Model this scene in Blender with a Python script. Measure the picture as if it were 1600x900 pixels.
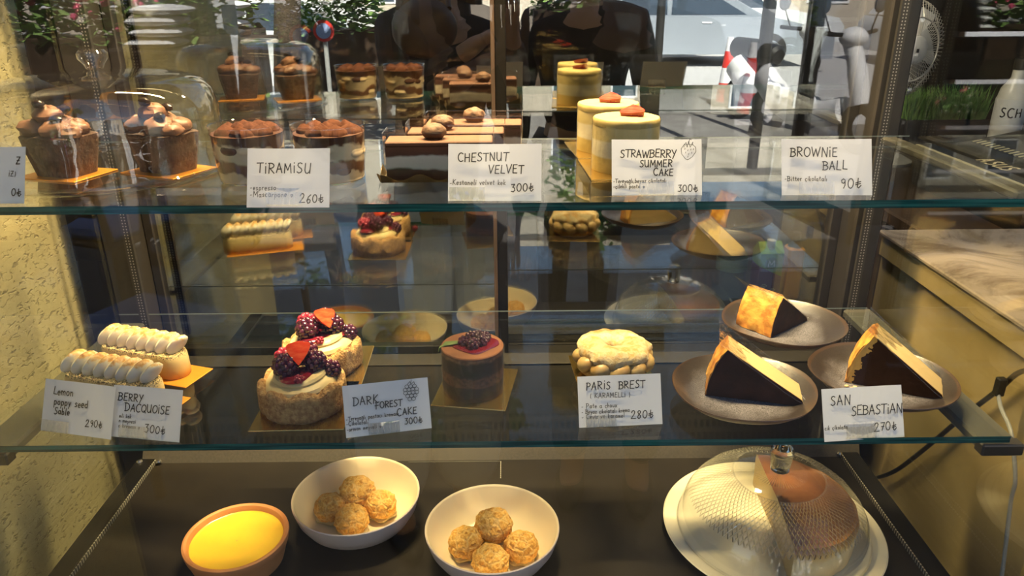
import bpy, math, random
from mathutils import Vector, Matrix, noise
random.seed(7)
R = math.radians
for o in list(bpy.data.objects): bpy.data.objects.remove(o)
SC = bpy.context.scene
COL = SC.collection

# ------------------------------------------------------------------ camera, light, exposure
cam_data = bpy.data.cameras.new('camera')
cam_data.sensor_width = 36.0
cam_data.lens = 1172.937 / 1600 * 36.0
cam_data.clip_start = 0.005
cam = bpy.data.objects.new('camera', cam_data)
COL.objects.link(cam)
_x = Vector((0.99994976, -0.00802798, -0.00600315))
_u = Vector((0.00857564, 0.37497944, 0.92699346))
_f = Vector((0.00519083, 0.92699837, -0.37502944))
_m = Matrix((( _x.x, _u.x, -_f.x), (_x.y, _u.y, -_f.y), (_x.z, _u.z, -_f.z))).to_4x4()
_m.translation = Vector((0, 0, 1.5))
cam.matrix_world = _m
SC.camera = cam

SUN_STRENGTH = 21.0
SKY_STRENGTH = 0.30
LED_POWER = 44.0
ADDED_FILL_POWER = 34.0
world = bpy.data.worlds.new('sky')
SC.world = world
world.use_nodes = True
wn = world.node_tree.nodes; wl = world.node_tree.links
wn.clear()
sky = wn.new('ShaderNodeTexSky'); sky.sky_type = 'NISHITA'; sky.sun_disc = False
sky.sun_elevation = R(52); sky.sun_rotation = R(10)
bg = wn.new('ShaderNodeBackground'); bg.inputs['Strength'].default_value = SKY_STRENGTH
wo = wn.new('ShaderNodeOutputWorld')
wl.new(sky.outputs[0], bg.inputs[0]); wl.new(bg.outputs[0], wo.inputs[0])
sd = bpy.data.lights.new('sun', 'SUN'); sd.energy = SUN_STRENGTH; sd.angle = R(0.6); sd.color = (1.0, 0.95, 0.86)
sun = bpy.data.objects.new('sun', sd); COL.objects.link(sun)
sun.rotation_euler = (R(-40), R(0), R(-12))      # shines from behind the building down on the street
sun.location = (0, 6, 9)

SC.view_settings.view_transform = 'Standard'
SC.view_settings.look = 'None'
SC.view_settings.exposure = 0.0
SC.view_settings.gamma = 1.0
SC.view_settings.use_curve_mapping = False
SC.cycles.use_denoising = True
SC.cycles.max_bounces = 12
SC.cycles.transparent_max_bounces = 40
SC.cycles.glossy_bounces = 6
SC.cycles.diffuse_bounces = 4
SC.cycles.transmission_bounces = 8
SC.cycles.caustics_reflective = False
SC.cycles.caustics_refractive = False
SC.cycles.sample_clamp_indirect = 6.0

# ------------------------------------------------------------------ node helpers
class NT:
    def __init__(s, name):
        s.m = bpy.data.materials.new(name); s.m.use_nodes = True
        s.t = s.m.node_tree; s.t.nodes.clear()
        s.out = s.t.nodes.new('ShaderNodeOutputMaterial')
    def n(s, typ, **kw):
        nd = s.t.nodes.new('ShaderNode' + typ)
        for k, v in kw.items(): setattr(nd, k, v)
        return nd
    def set(s, sock, v):
        if isinstance(v, bpy.types.NodeSocket): s.t.links.new(v, sock)
        elif isinstance(v, (tuple, list)) and len(v) == 3 and sock.type == 'RGBA': sock.default_value = (*v, 1)
        else: sock.default_value = v
    def math(s, op, a, b=None, c=None, clamp=False):
        nd = s.n('Math', operation=op); nd.use_clamp = clamp
        s.set(nd.inputs[0], a)
        if b is not None: s.set(nd.inputs[1], b)
        if c is not None: s.set(nd.inputs[2], c)
        return nd.outputs[0]
    def coord(s): return s.n('TexCoord').outputs['Object']
    def xyz(s):
        sp = s.n('SeparateXYZ'); s.t.links.new(s.coord(), sp.inputs[0]); return sp.outputs
    def noise(s, scale, detail=4, rough=0.55, vec=None, stretch=None, dist=0.0):
        nd = s.n('TexNoise'); nd.inputs['Scale'].default_value = scale
        nd.inputs['Detail'].default_value = detail; nd.inputs['Roughness'].default_value = rough
        nd.inputs['Distortion'].default_value = dist
        v = vec or s.coord()
        if stretch:
            mp = s.n('Mapping'); mp.inputs['Scale'].default_value = stretch; s.t.links.new(v, mp.inputs[0]); v = mp.outputs[0]
        s.t.links.new(v, nd.inputs['Vector'])
        return nd.outputs['Fac']
    def voro(s, scale, feature='F1', out='Distance', rand=1.0):
        nd = s.n('TexVoronoi', feature=feature); nd.inputs['Scale'].default_value = scale
        nd.inputs['Randomness'].default_value = rand
        s.t.links.new(s.coord(), nd.inputs['Vector']); return nd.outputs[out]
    def ramp(s, fac, stops, interp='LINEAR'):
        nd = s.n('ValToRGB'); cr = nd.color_ramp; cr.interpolation = interp
        while len(cr.elements) < len(stops): cr.elements.new(0.5)
        for e, (p, c) in zip(cr.elements, stops):
            e.position = p; e.color = (*c, 1) if len(c) == 3 else c
        s.set(nd.inputs[0], fac); return nd.outputs[0]
    def mix(s, fac, a, b, blend='MIX'):
        nd = s.n('Mix', data_type='RGBA', blend_type=blend)
        s.set(nd.inputs[0], fac); s.set(nd.inputs[6], a); s.set(nd.inputs[7], b); return nd.outputs[2]
    def bump(s, h, strength=0.4, dist=0.002):
        nd = s.n('Bump'); nd.inputs['Strength'].default_value = strength; nd.inputs['Distance'].default_value = dist
        s.t.links.new(h, nd.inputs['Height']); return nd.outputs[0]
    def bsdf(s, color, rough=0.6, metal=0.0, spec=0.5, normal=None, sss=0.0, sssr=(1, .5, .3), coat=0.0, emis=None):
        p = s.n('BsdfPrincipled')
        s.set(p.inputs['Base Color'], color); s.set(p.inputs['Roughness'], rough); s.set(p.inputs['Metallic'], metal)
        p.inputs['Specular IOR Level'].default_value = spec
        if normal is not None: s.t.links.new(normal, p.inputs['Normal'])
        if sss: p.inputs['Subsurface Weight'].default_value = sss; p.inputs['Subsurface Radius'].default_value = sssr; p.inputs['Subsurface Scale'].default_value = 0.006
        if coat: p.inputs['Coat Weight'].default_value = coat; p.inputs['Coat Roughness'].default_value = 0.08
        if emis: p.inputs['Emission Color'].default_value = (*emis[0], 1); p.inputs['Emission Strength'].default_value = emis[1]
        s.t.links.new(p.outputs[0], s.out.inputs[0]); return p
    def schlick(s, f0, normal=None, power=5.0):
        g = s.n('NewGeometry')
        d = s.n('VectorMath', operation='DOT_PRODUCT')
        s.t.links.new(normal if normal is not None else g.outputs['Normal'], d.inputs[0]); s.t.links.new(g.outputs['Incoming'], d.inputs[1])
        c = s.math('ABSOLUTE', d.outputs['Value'])
        k = s.math('POWER', s.math('SUBTRACT', 1.0, c, clamp=True), power)
        return s.math('MULTIPLY_ADD', k, 1 - f0, f0, clamp=True)
    def thin(s, f0=0.04, tint=(1, 1, 1), gtint=(1, 1, 1), rough=0.0, normal=None, haze=None, hazecol=(1, 1, 1), power=5.0):
        tr = s.n('BsdfTransparent'); s.set(tr.inputs[0], tint)
        gl = s.n('BsdfGlossy'); s.set(gl.inputs[0], gtint); s.set(gl.inputs['Roughness'], rough)
        if normal is not None: s.t.links.new(normal, gl.inputs['Normal'])
        base = tr.outputs[0]
        if haze is not None:
            df = s.n('BsdfDiffuse'); s.set(df.inputs[0], hazecol)
            tl = s.n('BsdfTranslucent'); s.set(tl.inputs[0], hazecol)
            a = s.n('AddShader'); 
            mm = s.n('MixShader'); mm.inputs[0].default_value = .5
            s.t.links.new(df.outputs[0], mm.inputs[1]); s.t.links.new(tl.outputs[0], mm.inputs[2])
            m1 = s.n('MixShader'); s.set(m1.inputs[0], haze)
            s.t.links.new(base, m1.inputs[1]); s.t.links.new(mm.outputs[0], m1.inputs[2]); base = m1.outputs[0]
            s.t.nodes.remove(a)
        m = s.n('MixShader'); s.t.links.new(s.schlick(f0, normal, power), m.inputs[0])
        s.t.links.new(base, m.inputs[1]); s.t.links.new(gl.outputs[0], m.inputs[2])
        s.t.links.new(m.outputs[0], s.out.inputs[0])

def simple(name, c, rough=0.6, metal=0.0, c2=None, scale=20, bump=0.0, bscale=60, bdist=0.002, spec=0.5, sss=0.0, coat=0.0, lo=.35, hi=.65):
    t = NT(name)
    col = c
    if c2: col = t.mix(t.ramp(t.noise(scale), [(lo, (0, 0, 0)), (hi, (1, 1, 1))]), c, c2)
    nm = t.bump(t.noise(bscale, 6), bump, bdist) if bump else None
    t.bsdf(col, rough, metal, spec, nm, sss, coat=coat)
    return t.m

MT = {}
# glass kinds
t = NT('shelf glass'); t.thin(0.04, (.975, .99, .98)); MT['shelf'] = t.m
t = NT('shelf glass edge'); t.bsdf(t.mix(t.ramp(t.noise(9, 2, stretch=(1, 40, 40)), [(.4, (0, 0, 0)), (.7, (1, 1, 1))]), (.006, .05, .042), (.03, .17, .14)), 0.12); MT['edge'] = t.m
t = NT('front pane glass'); t.thin(0.042, (.985, .99, .985)); MT['pane'] = t.m
t = NT('side pane glass'); t.thin(0.07, (.96, .97, .95)); MT['side'] = t.m
t = NT('tinted mirror door glass'); t.thin(0.29, (.78, .78, .75), (.98, 1.0, .97)); MT['door'] = t.m
t = NT('clear plastic'); t.thin(0.045, (.985, .985, .98)); MT['acetate'] = t.m
t = NT('crinkled clear film'); t.thin(0.13, (.97, .97, .96), rough=.03, normal=t.bump(t.noise(70, 4), .9, .008), power=3.5); MT['film'] = t.m
t = NT('ticket holder plastic')
x = t.xyz()
rib = t.math('GREATER_THAN', t.math('SINE', t.math('MULTIPLY', x[0], 900.0)), .6)
t.thin(0.10, (.96, .96, .95), haze=t.math('MULTIPLY_ADD', rib, .12, .08), hazecol=(.9, .9, .9)); MT['holder'] = t.m
t = NT('cloche glass'); t.thin(0.09, (.98, .98, .965), normal=t.bump(t.noise(14, 2), .25, .01), power=2.6); MT['cloche'] = t.m
t = NT('cup glass'); t.thin(0.075, (.98, .98, .97), power=3.5); MT['cup'] = t.m
# ribbed dome: crossing spiral ridges that scatter some light between two smooth zones
t = NT('ribbed dome glass')
x = t.xyz()
ang = t.math('ARCTAN2', x[1], x[0])
rad = t.math('SQRT', t.math('ADD', t.math('MULTIPLY', x[0], x[0]), t.math('MULTIPLY', x[1], x[1])))
s1 = t.math('SINE', t.math('ADD', t.math('MULTIPLY', ang, 96.0), t.math('MULTIPLY', rad, 760.0)))
s2 = t.math('SINE', t.math('SUBTRACT', t.math('MULTIPLY', ang, 96.0), t.math('MULTIPLY', rad, 760.0)))
dia = t.math('MAXIMUM', s1, s2)
band = t.math('MULTIPLY', t.math('GREATER_THAN', rad, .060), t.math('LESS_THAN', rad, .116))
inner = t.math('LESS_THAN', rad, .036)
line = t.math('LESS_THAN', t.math('ABSOLUTE', t.math('SUBTRACT', rad, .0605)), .0012)
pat = t.math('MAXIMUM', t.math('MULTIPLY', dia, band), t.math('MULTIPLY', t.math('SINE', t.math('MULTIPLY', ang, 64.0)), inner))
patc = t.math('MULTIPLY', t.math('MAXIMUM', pat, 0.0), t.math('MAXIMUM', band, inner))
nm = t.bump(patc, .9, .004)
t.thin(0.07, (.97, .975, .96), rough=.04, normal=nm, haze=t.math('MULTIPLY_ADD', t.math('MAXIMUM', t.math('POWER', patc, 3.0), line), .20, .015), hazecol=(.95, .92, .80), power=4.0); MT['ribbed'] = t.m
t = NT('solid glass'); g = t.n('BsdfGlass'); g.inputs['IOR'].default_value = 1.5; g.inputs['Color'].default_value = (.97, .97, .94, 1); t.t.links.new(g.outputs[0], t.out.inputs[0]); MT['solidglass'] = t.m
t = NT('bottle plastic'); t.thin(0.12, (.72, .86, .88), normal=t.bump(t.noise(60, 2, stretch=(1, 1, 3)), .6, .01), haze=t.math('MULTIPLY', t.noise(70, 2, stretch=(1, 1, 3)), .35), hazecol=(.45, .68, .74)); MT['bottle'] = t.m
# case
MT['blacksheet'] = simple('black slate sheet', (.008, .0063, .0046), .5, c2=(.017, .0135, .0098), scale=5, bump=.15, bscale=500, bdist=.001, spec=.10)
MT['darkmetal'] = simple('dark brown metal', (.013, .011, .009), .55, 0.0, bump=.06, bscale=400)
MT['blackplastic'] = simple('black plastic', (.015, .014, .013), .4)
MT['riserblack'] = simple('matt black panel', (.0035, .003, .0022), .6, spec=.12)
MT['ledgegrey'] = simple('dark speckled ledge', (.016, .0145, .012), .6, c2=(.010, .009, .0075), scale=300, spec=.15)
MT['steel'] = simple('grey speckled metal', (.075, .063, .048), .6, .1, c2=(.055, .047, .037), scale=300, bump=.1, bscale=600)
MT['armgrey'] = simple('smoked grey bracket', (.10, .095, .075), .3, .4)
MT['chrome'] = simple('bright screw metal', (.75, .73, .68), .2, 1.0)
t = NT('slotted standard')
x = t.xyz()
fz = t.math('FRACT', t.math('MULTIPLY', x[2], 215.0))
dz = t.math('LESS_THAN', t.math('ABSOLUTE', t.math('SUBTRACT', fz, .5)), .22)
dx = t.math('LESS_THAN', t.math('ABSOLUTE', t.math('SUBTRACT', t.math('ABSOLUTE', x[0]), .0022)), .0009)
dot = t.math('MULTIPLY', dz, dx)
t.bsdf(t.mix(dot, (.045, .042, .038), (.36, .34, .31)), .35, .4); MT['standard'] = t.m
t = NT('slotted vent')
x = t.xyz()
row = t.math('FLOOR', t.math('MULTIPLY', x[2], 1 / .0205))
fx = t.math('FRACT', t.math('ADD', t.math('MULTIPLY', x[0], 1 / .0100), t.math('MULTIPLY', row, .5)))
fz = t.math('FRACT', t.math('MULTIPLY', x[2], 1 / .0205))
hole = t.math('MULTIPLY', t.math('LESS_THAN', fx, .55), t.math('LESS_THAN', fz, .62))
t.bsdf(t.mix(hole, (.007, .006, .0045), (.001, .001, .001)), .7, .0, spec=.15); MT['vent'] = t.m
t = NT('dotted seam'); x = t.xyz()
t.bsdf(t.mix(t.math('LESS_THAN', t.math('FRACT', t.math('MULTIPLY', x[1], 190.0)), .5), (.08, .075, .065), (.62, .58, .48)), .35, .6); MT['seam'] = t.m
# walls
t = NT('stucco')
h = t.math('ADD', t.math('MULTIPLY', t.noise(48, 6, .6), .7), t.ramp(t.noise(135, 3, .5, stretch=(1, .6, 1.3), dist=.8), [(.35, (0, 0, 0)), (.43, (1, 1, 1))]))
pit = t.ramp(t.noise(135, 3, .5, stretch=(1, .6, 1.3), dist=.8), [(.33, (0, 0, 0)), (.39, (1, 1, 1))])
t.bsdf(t.mix(pit, (.36, .31, .19), t.mix(t.noise(5), (.56, .48, .27), (.63, .55, .33))), .85, normal=t.bump(h, .6, .004), spec=.2); MT['stucco'] = t.m
t = NT('ochre plaster')
t.bsdf(t.mix(t.ramp(t.noise(7, 8, .65), [(.3, (0, 0, 0)), (.7, (1, 1, 1))]), (.36, .26, .105), (.50, .38, .18)), .6, normal=t.bump(t.noise(45, 6), .25, .003), spec=.3); MT['plaster'] = t.m
t = NT('brown marble')
t.bsdf(t.mix(t.ramp(t.noise(6, 8, .7, dist=1.2), [(.42, (0, 0, 0)), (.56, (1, 1, 1))]), (.20, .15, .11), (.42, .34, .27)), .12); MT['marble'] = t.m
MT['darkroom'] = simple('dark room paint', (.028, .022, .018), .8)
MT['darkwood'] = simple('dark wood', (.035, .02, .012), .5, c2=(.06, .035, .02), scale=12)
MT['tiles'] = simple('dark floor tile', (.05, .045, .04), .4)
# paper and print
t = NT('white card'); t.bsdf((.64, .66, .70), .7, normal=t.bump(t.noise(900, 2, stretch=(1, 1.8, 1)), .12, .0006)); MT['paper'] = t.m
MT['ink'] = simple('black ink', (.008, .008, .014), .5)
MT['gold'] = simple('gold card', (.66, .45, .14), .14, .95, bump=.05, bscale=300)
MT['goldorange'] = simple('orange gold card', (.85, .36, .04), .3, .6, bump=.2, bscale=200)
MT['boardedge'] = simple('board edge', (.55, .45, .25), .5)
MT['traydark'] = simple('bronze wavy tray', (.10, .075, .04), .3, .7)

# ------------------------------------------------------------------ mesh helpers
class MB:
    def __init__(s): s.v = []; s.f = []; s.mi = []
    def add(s, vs, fs, mi=0):
        b = len(s.v); s.v += [tuple(v) for v in vs]
        for f in fs: s.f.append(tuple(b + i for i in f)); s.mi.append(mi)
        return s
    def box(s, x0, y0, z0, x1, y1, z1, mi=0, bev=0.0):
        if bev > 0:
            b = min(bev, (x1-x0)/2.01, (y1-y0)/2.01, (z1-z0)/2.01)
            # bevelled box: three shrunken copies of the faces
            def P(x, y, z): return (x, y, z)
            vs = []; idx = {}
            def vid(p):
                if p not in idx: idx[p] = len(vs); vs.append(p)
                return idx[p]
            X = (x0, x1); Y = (y0, y1); Z = (z0, z1); sg = (1, -1); fs = []
            def px(i, j, k): return vid((X[i], Y[j] + sg[j]*b, Z[k] + sg[k]*b))
            def py(i, j, k): return vid((X[i] + sg[i]*b, Y[j], Z[k] + sg[k]*b))
            def pz(i, j, k): return vid((X[i] + sg[i]*b, Y[j] + sg[j]*b, Z[k]))
            for i in (0, 1):
                q = [px(i, 0, 0), px(i, 1, 0), px(i, 1, 1), px(i, 0, 1)]; fs.append(q if i else q[::-1])
                q = [py(0, i, 0), py(0, i, 1), py(1, i, 1), py(1, i, 0)]; fs.append(q if i else q[::-1])
                q = [pz(0, 0, i), pz(1, 0, i), pz(1, 1, i), pz(0, 1, i)]; fs.append(q if i else q[::-1])
            for i in (0, 1):
                for j in (0, 1):
                    q = [px(i, j, 0), px(i, j, 1), py(i, j, 1), py(i, j, 0)]; fs.append(q if i == j else q[::-1])
                    q = [px(i, 0, j), px(i, 1, j), pz(i, 1, j), pz(i, 0, j)]; fs.append(q[::-1] if i == j else q)
                    q = [py(0, i, j), py(1, i, j), pz(1, i, j), pz(0, i, j)]; fs.append(q if i == j else q[::-1])
                    for k in (0, 1):
                        q = [px(i, j, k), py(i, j, k), pz(i, j, k)]; fs.append(q if (i + j + k) % 2 else q[::-1])
            return s.add(vs, fs, mi)
        vs = [(x, y, z) for x in (x0, x1) for y in (y0, y1) for z in (z0, z1)]
        return s.add(vs, [(0, 1, 3, 2), (4, 6, 7, 5), (0, 4, 5, 1), (2, 3, 7, 6), (0, 2, 6, 4), (1, 5, 7, 3)], mi)
    def lathe(s, prof, n=48, fn=None, c=(0, 0, 0), mi=0, a0=0.0, a1=None, sx=1.0, sy=1.0):
        """prof: list of (r, z); closed round unless a1 is given"""
        full = a1 is None; a1 = a0 + 2*math.pi if full else a1
        m = n if full else n + 1
        vs = []
        for k, (r, z) in enumerate(prof):
            for i in range(m):
                a = a0 + (a1 - a0) * i / n
                p = (r*math.cos(a)*sx, r*math.sin(a)*sy, z)
                if fn: p = fn(a, k, *p)
                vs.append((p[0]+c[0], p[1]+c[1], p[2]+c[2]))
        fs = []
        for k in range(len(prof)-1):
            for i in range(n):
                j = (i+1) % m
                fs.append((k*m+i, k*m+j, (k+1)*m+j, (k+1)*m+i))
        return s.add(vs, fs, mi)
    def sphere(s, c, r, n=16, m=10, fn=None, mi=0, sc=(1, 1, 1), rot=None):
        vs = []; fs = []
        for j in range(m+1):
            th = math.pi*j/m
            for i in range(n):
                a = 2*math.pi*i/n
                d = Vector((math.sin(th)*math.cos(a), math.sin(th)*math.sin(a), math.cos(th)))
                q = r if fn is None else r*fn(d)
                p = Vector((d.x*q*sc[0], d.y*q*sc[1], d.z*q*sc[2]))
                if rot is not None: p = rot @ p
                vs.append((p.x+c[0], p.y+c[1], p.z+c[2]))
        for j in range(m):
            for i in range(n):
                k = (i+1) % n
                fs.append((j*n+i, (j+1)*n+i, (j+1)*n+k, j*n+k))
        return s.add(vs, fs, mi)
    def tube(s, pts, r, n=8, mi=0, cap=True):
        pts = [Vector(p) for p in pts]; rr = r if isinstance(r, (list, tuple)) else [r]*len(pts)
        vs = []; fs = []
        up = Vector((0.13, 0.21, 1)).normalized()
        for k, p in enumerate(pts):
            d = (pts[min(k+1, len(pts)-1)] - pts[max(k-1, 0)])
            d = d.normalized() if d.length > 1e-9 else Vector((0, 0, 1))
            a = d.cross(up)
            if a.length < 1e-3: a = d.cross(Vector((1, 0, 0)))
            a.normalize(); b = d.cross(a)
            for i in range(n):
                t = 2*math.pi*i/n
                vs.append(p + (a*math.cos(t) + b*math.sin(t))*rr[k])
        for k in range(len(pts)-1):
            for i in range(n):
                j = (i+1) % n
                fs.append((k*n+i, k*n+j, (k+1)*n+j, (k+1)*n+i))
        if cap:
            fs.append(tuple(range(n))[::-1]); fs.append(tuple((len(pts)-1)*n+i for i in range(n)))
        return s.add(vs, fs, mi)
    def prism(s, poly, axis, lo, hi, mi=0):
        """poly of 2D points extruded along axis 'x','y' or 'z'"""
        n = len(poly)
        def P(a, b, t): return {'x': (t, a, b), 'y': (a, t, b), 'z': (a, b, t)}[axis]
        vs = [P(a, b, lo) for a, b in poly] + [P(a, b, hi) for a, b in poly]
        fs = [tuple(range(n))[::-1], tuple(range(n, 2*n))]
        fs += [(i, (i+1) % n, n+(i+1) % n, n+i) for i in range(n)]
        return s.add(vs, fs, mi)
    def grid(s, nu, nv, fn, mi=0):
        vs = [fn(i/nu, j/nv) for j in range(nv+1) for i in range(nu+1)]
        fs = [(j*(nu+1)+i, j*(nu+1)+i+1, (j+1)*(nu+1)+i+1, (j+1)*(nu+1)+i) for j in range(nv) for i in range(nu)]
        return s.add(vs, fs, mi)
    def build(s, name, mats, parent=None, smooth=True, fix=True):
        me = bpy.data.meshes.new(name)
        me.from_pydata(s.v, [], s.f)
        if not isinstance(mats, (list, tuple)): mats = [mats]
        for m in mats: me.materials.append(MT[m] if isinstance(m, str) else m)
        for p, k in zip(me.polygons, s.mi): p.material_index = k; p.use_smooth = smooth
        if smooth:
            try: me.set_sharp_from_angle(angle=R(38))
            except Exception: pass
        if fix:
            import bmesh
            bm = bmesh.new(); bm.from_mesh(me); bmesh.ops.recalc_face_normals(bm, faces=bm.faces[:]); bm.to_mesh(me); bm.free()
        me.update()
        o = bpy.data.objects.new(name, me); COL.objects.link(o)
        if parent: o.parent = parent
        return o

def tag(o, label=None, cat=None, group=None, kind=None):
    if label: o['label'] = label
    if cat: o['category'] = cat
    if group: o['group'] = group
    if kind: o['kind'] = kind
    return o
def thing(name, loc, label, cat, group=None, rz=0.0):
    o = bpy.data.objects.new(name, None); COL.objects.link(o)
    o.empty_display_size = .02
    o.location = loc; o.rotation_euler = (0, 0, rz)
    return tag(o, label, cat, group)
def struct(name, mb, mats, smooth=False, label=None):
    o = mb.build(name, mats, smooth=smooth); o['kind'] = 'structure'
    if label: o['label'] = label
    return o
def copy_tree(o, parent=None):
    c = o.copy(); COL.objects.link(c)
    if parent: c.parent = parent
    for ch in list(o.children): copy_tree(ch, c)
    return c
def nz(p, s=1.0, seed=0.0): return noise.noise(Vector((p[0]*s+seed, p[1]*s+seed*1.7, p[2]*s-seed)))

ZT, ZM, ZD = 1.2964, 1.0151, 0.7783          # tops of the two glass shelves and of the deck
YF = 0.731                                     # front edge of the shelves
# ------------------------------------------------------------------ the setting
struct('floor', MB().box(-14, 0.66, -.06, 14, 5, 0), 'tiles')
t = NT('pavement'); t.bsdf(t.mix(t.ramp(t.noise(3, 6), [(.35, (0, 0, 0)), (.65, (1, 1, 1))]), (.11, .10, .095), (.17, .16, .15)), .8, normal=t.bump(t.noise(40, 4), .3, .004)); MT['pavement'] = t.m
t = NT('asphalt'); t.bsdf(t.mix(t.noise(8, 6), (.44, .43, .43), (.56, .55, .55)), .85); MT['asphalt'] = t.m
struct('trim_1', MB().box(-14, -7.2, -.06, 14, 0.66, 0), 'pavement', label='paved sidewalk outside the shop')
struct('trim_2', MB().box(-30, -45, -.16, 30, -7.2, -.08), 'asphalt', label='sunlit street surface')
struct('wall_left', MB().box(-1.5, .24, 0, -.70, 1.15, 2.7), 'stucco')
struct('wall_front', MB().box(-14, .66, 0, -1.5, .9, 4.6).box(-1.5, .66, 2.7, 14, .9, 4.6).box(2.2, .66, 0, 14, .9, 2.7), 'stucco')
struct('wall_back', MB().box(-3, 4.2, 0, 4, 4.4, 2.7), 'darkroom')
struct('wall_right', MB().box(3.8, .9, 0, 4.0, 4.2, 2.7).box(-3.2, .9, 0, -3.0, 4.2, 2.7), 'darkroom')
struct('ceiling', MB().box(-14, .66, 2.7, 14, 5, 2.8), 'darkroom')

# ------------------------------------------------------------------ display case
CXL, CXR = -.632, .596
case = thing('display_case', (0, 0, 0), 'glass fronted pastry display case with dark frame and two shelves', 'display case')
MB().box(CXL, .66, .02, CXR, 1.20, ZD-.03, bev=.004).build('cabinet', 'darkmetal', case)
MB().box(CXL+.02, .70, ZD-.03, CXR-.02, 1.036, ZD).build('deck', 'blacksheet', case)
dk = bpy.data.objects['deck']
MB().box(-.165, 1.0295, ZD, -.0138, 1.031, ZD+.0003).box(-.0148, .985, ZD, -.0138, 1.031, ZD+.0003).build('sheet_seam', 'seam', dk)
for x0, x1, xs in ((-.607, -.5795, -.5785), (.5445, .572, .5425)):
    fr = MB().box(x0, .70, ZD, x1, 1.04, ZD+.006, bev=.001).build('deck_rail', 'riserblack', case)
    MB().box(xs, .70, ZD, xs+.0016, 1.036, ZD+.0065).build('seam_strip', 'seam', fr)
for x, y in ((-.571, 1.043), (.541, 1.047), (-.602, 1.043)):
    MB().lathe([(0, .0032), (.003, .0028), (.005, 0)], 14, c=(x, y-.012, ZD+.006)).build('screw', 'chrome', case)
# rear lip, slotted vent, riser and ledge under the doors
MB().prism([(1.034, ZD), (1.0365, ZD), (1.051, .8015), (1.048, .8025)], 'x', -.60, .575).build('rear_lip', 'steel', case, smooth=False)
vb = MB().grid(1, 1, lambda a, b: (-.6+1.175*a, 0, .045*b)).build('air_vent', 'vent', case, smooth=False)
vb.location = (0, 1.050, .8025); vb.rotation_euler = (R(-29), 0, 0)
MB().prism([(1.071, .840), (1.12, .9096), (1.16, .9096), (1.16, .80), (1.10, .80)], 'x', -.60, .575).build('riser_panel', 'riserblack', case, smooth=False)
MB().box(-.60, 1.118, .9085, .575, 1.157, .9115, bev=.001).build('ledge', 'ledgegrey', case)
# posts, canopy
MB().box(CXL, 1.115, .75, -.585, 1.215, 2.20, bev=.003).build('corner_post', 'darkmetal', case)
MB().box(.552, 1.140, .75, CXR, 1.24, 2.20, bev=.003).build('corner_post', 'darkmetal', case)
MB().box(CXL, .66, 2.14, CXR, 1.24, 2.26, bev=.004).build('canopy', 'darkmetal', case)
MB().box(CXL, .692, 1.58, CXL+.003, 1.115, 2.14).build('added_light_baffle', 'darkmetal', case, smooth=False)  # unseen baffles added at both sides to keep LED light off the upper wall
MB().box(CXR-.003, .692, 1.58, CXR, 1.14, 2.14).build('added_light_baffle', 'darkmetal', case, smooth=False)
# panes
MB().box(CXL, .684, .76, CXR, .690, 2.14).build('front_glass', 'pane', case, smooth=False)
MB().box(CXL-.006, .690, .75, CXL, 1.115, 2.14).build('side_glass', 'side', case, smooth=False)
MB().box(CXR, .690, .75, CXR+.006, 1.14, 2.14).build('side_glass', 'side', case, smooth=False)
# shelf standards and arms
for x, y in ((-.579, 1.094), (.566, 1.1305)):
    o = MB().box(-.0065, -.003, .0, .0065, .003, 1.22).build('shelf_standard', 'standard', case, smooth=False); o.location = (x, y, .92)
for x0, x1, y1 in ((-.623, -.577, 1.09), (.547, .592, 1.12)):
    a = MB().box(x0, .742, ZM-.024, x1, y1, ZM-.0098, bev=.003).build('shelf_arm', 'armgrey', case)
    MB().box(x0-.002, .727, ZM-.025, x1+.002, .744, ZM-.0096, bev=.002).build('end_cap', 'blackplastic', a)
    b = MB().box(x0+.012, .80, ZT-.022, x1-.012, y1, ZT-.0098, bev=.003).build('shelf_arm', 'armgrey', case)
# sliding doors: left one in front of the right one
for nm, x0, x1, y in (('l', -.584, -.0006, 1.161), ('r', -.012, .552, 1.195)):
    d = MB().box(x0+.012, y, .915, x1-.010, y+.005, 2.135).build('sliding_door', 'door', case, smooth=False)
    if nm == 'l':
        MB().box(-.0229, y-.006, .912, -.0169, y+.012, 2.14, bev=.001).build('door_stile', 'darkwood', d)
        MB().box(-.0169, y-.004, .912, -.0006, y+.016, 2.14, bev=.001).build('door_stile', 'riserblack', d)
        MB().box(x0, y-.004, .912, x0+.014, y+.010, 2.14, bev=.001).build('door_stile', 'darkmetal', d)
        MB().box(x0, y-.004, .9116, x1-.0223, y+.010, .926, bev=.001).build('bottom_rail', 'riserblack', d)
    else:
        MB().box(x1-.016, y-.006, .912, x1, y+.012, 2.14, bev=.001).build('door_stile', 'darkmetal', d)
        MB().box(0, y-.004, .9096, x1-.016, y+.012, .912, bev=.001).build('bottom_rail', 'riserblack', d)
MB().box(-.60, 1.157, .895, .575, 1.215, .9096).build('door_track', 'riserblack', case, smooth=False)

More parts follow.
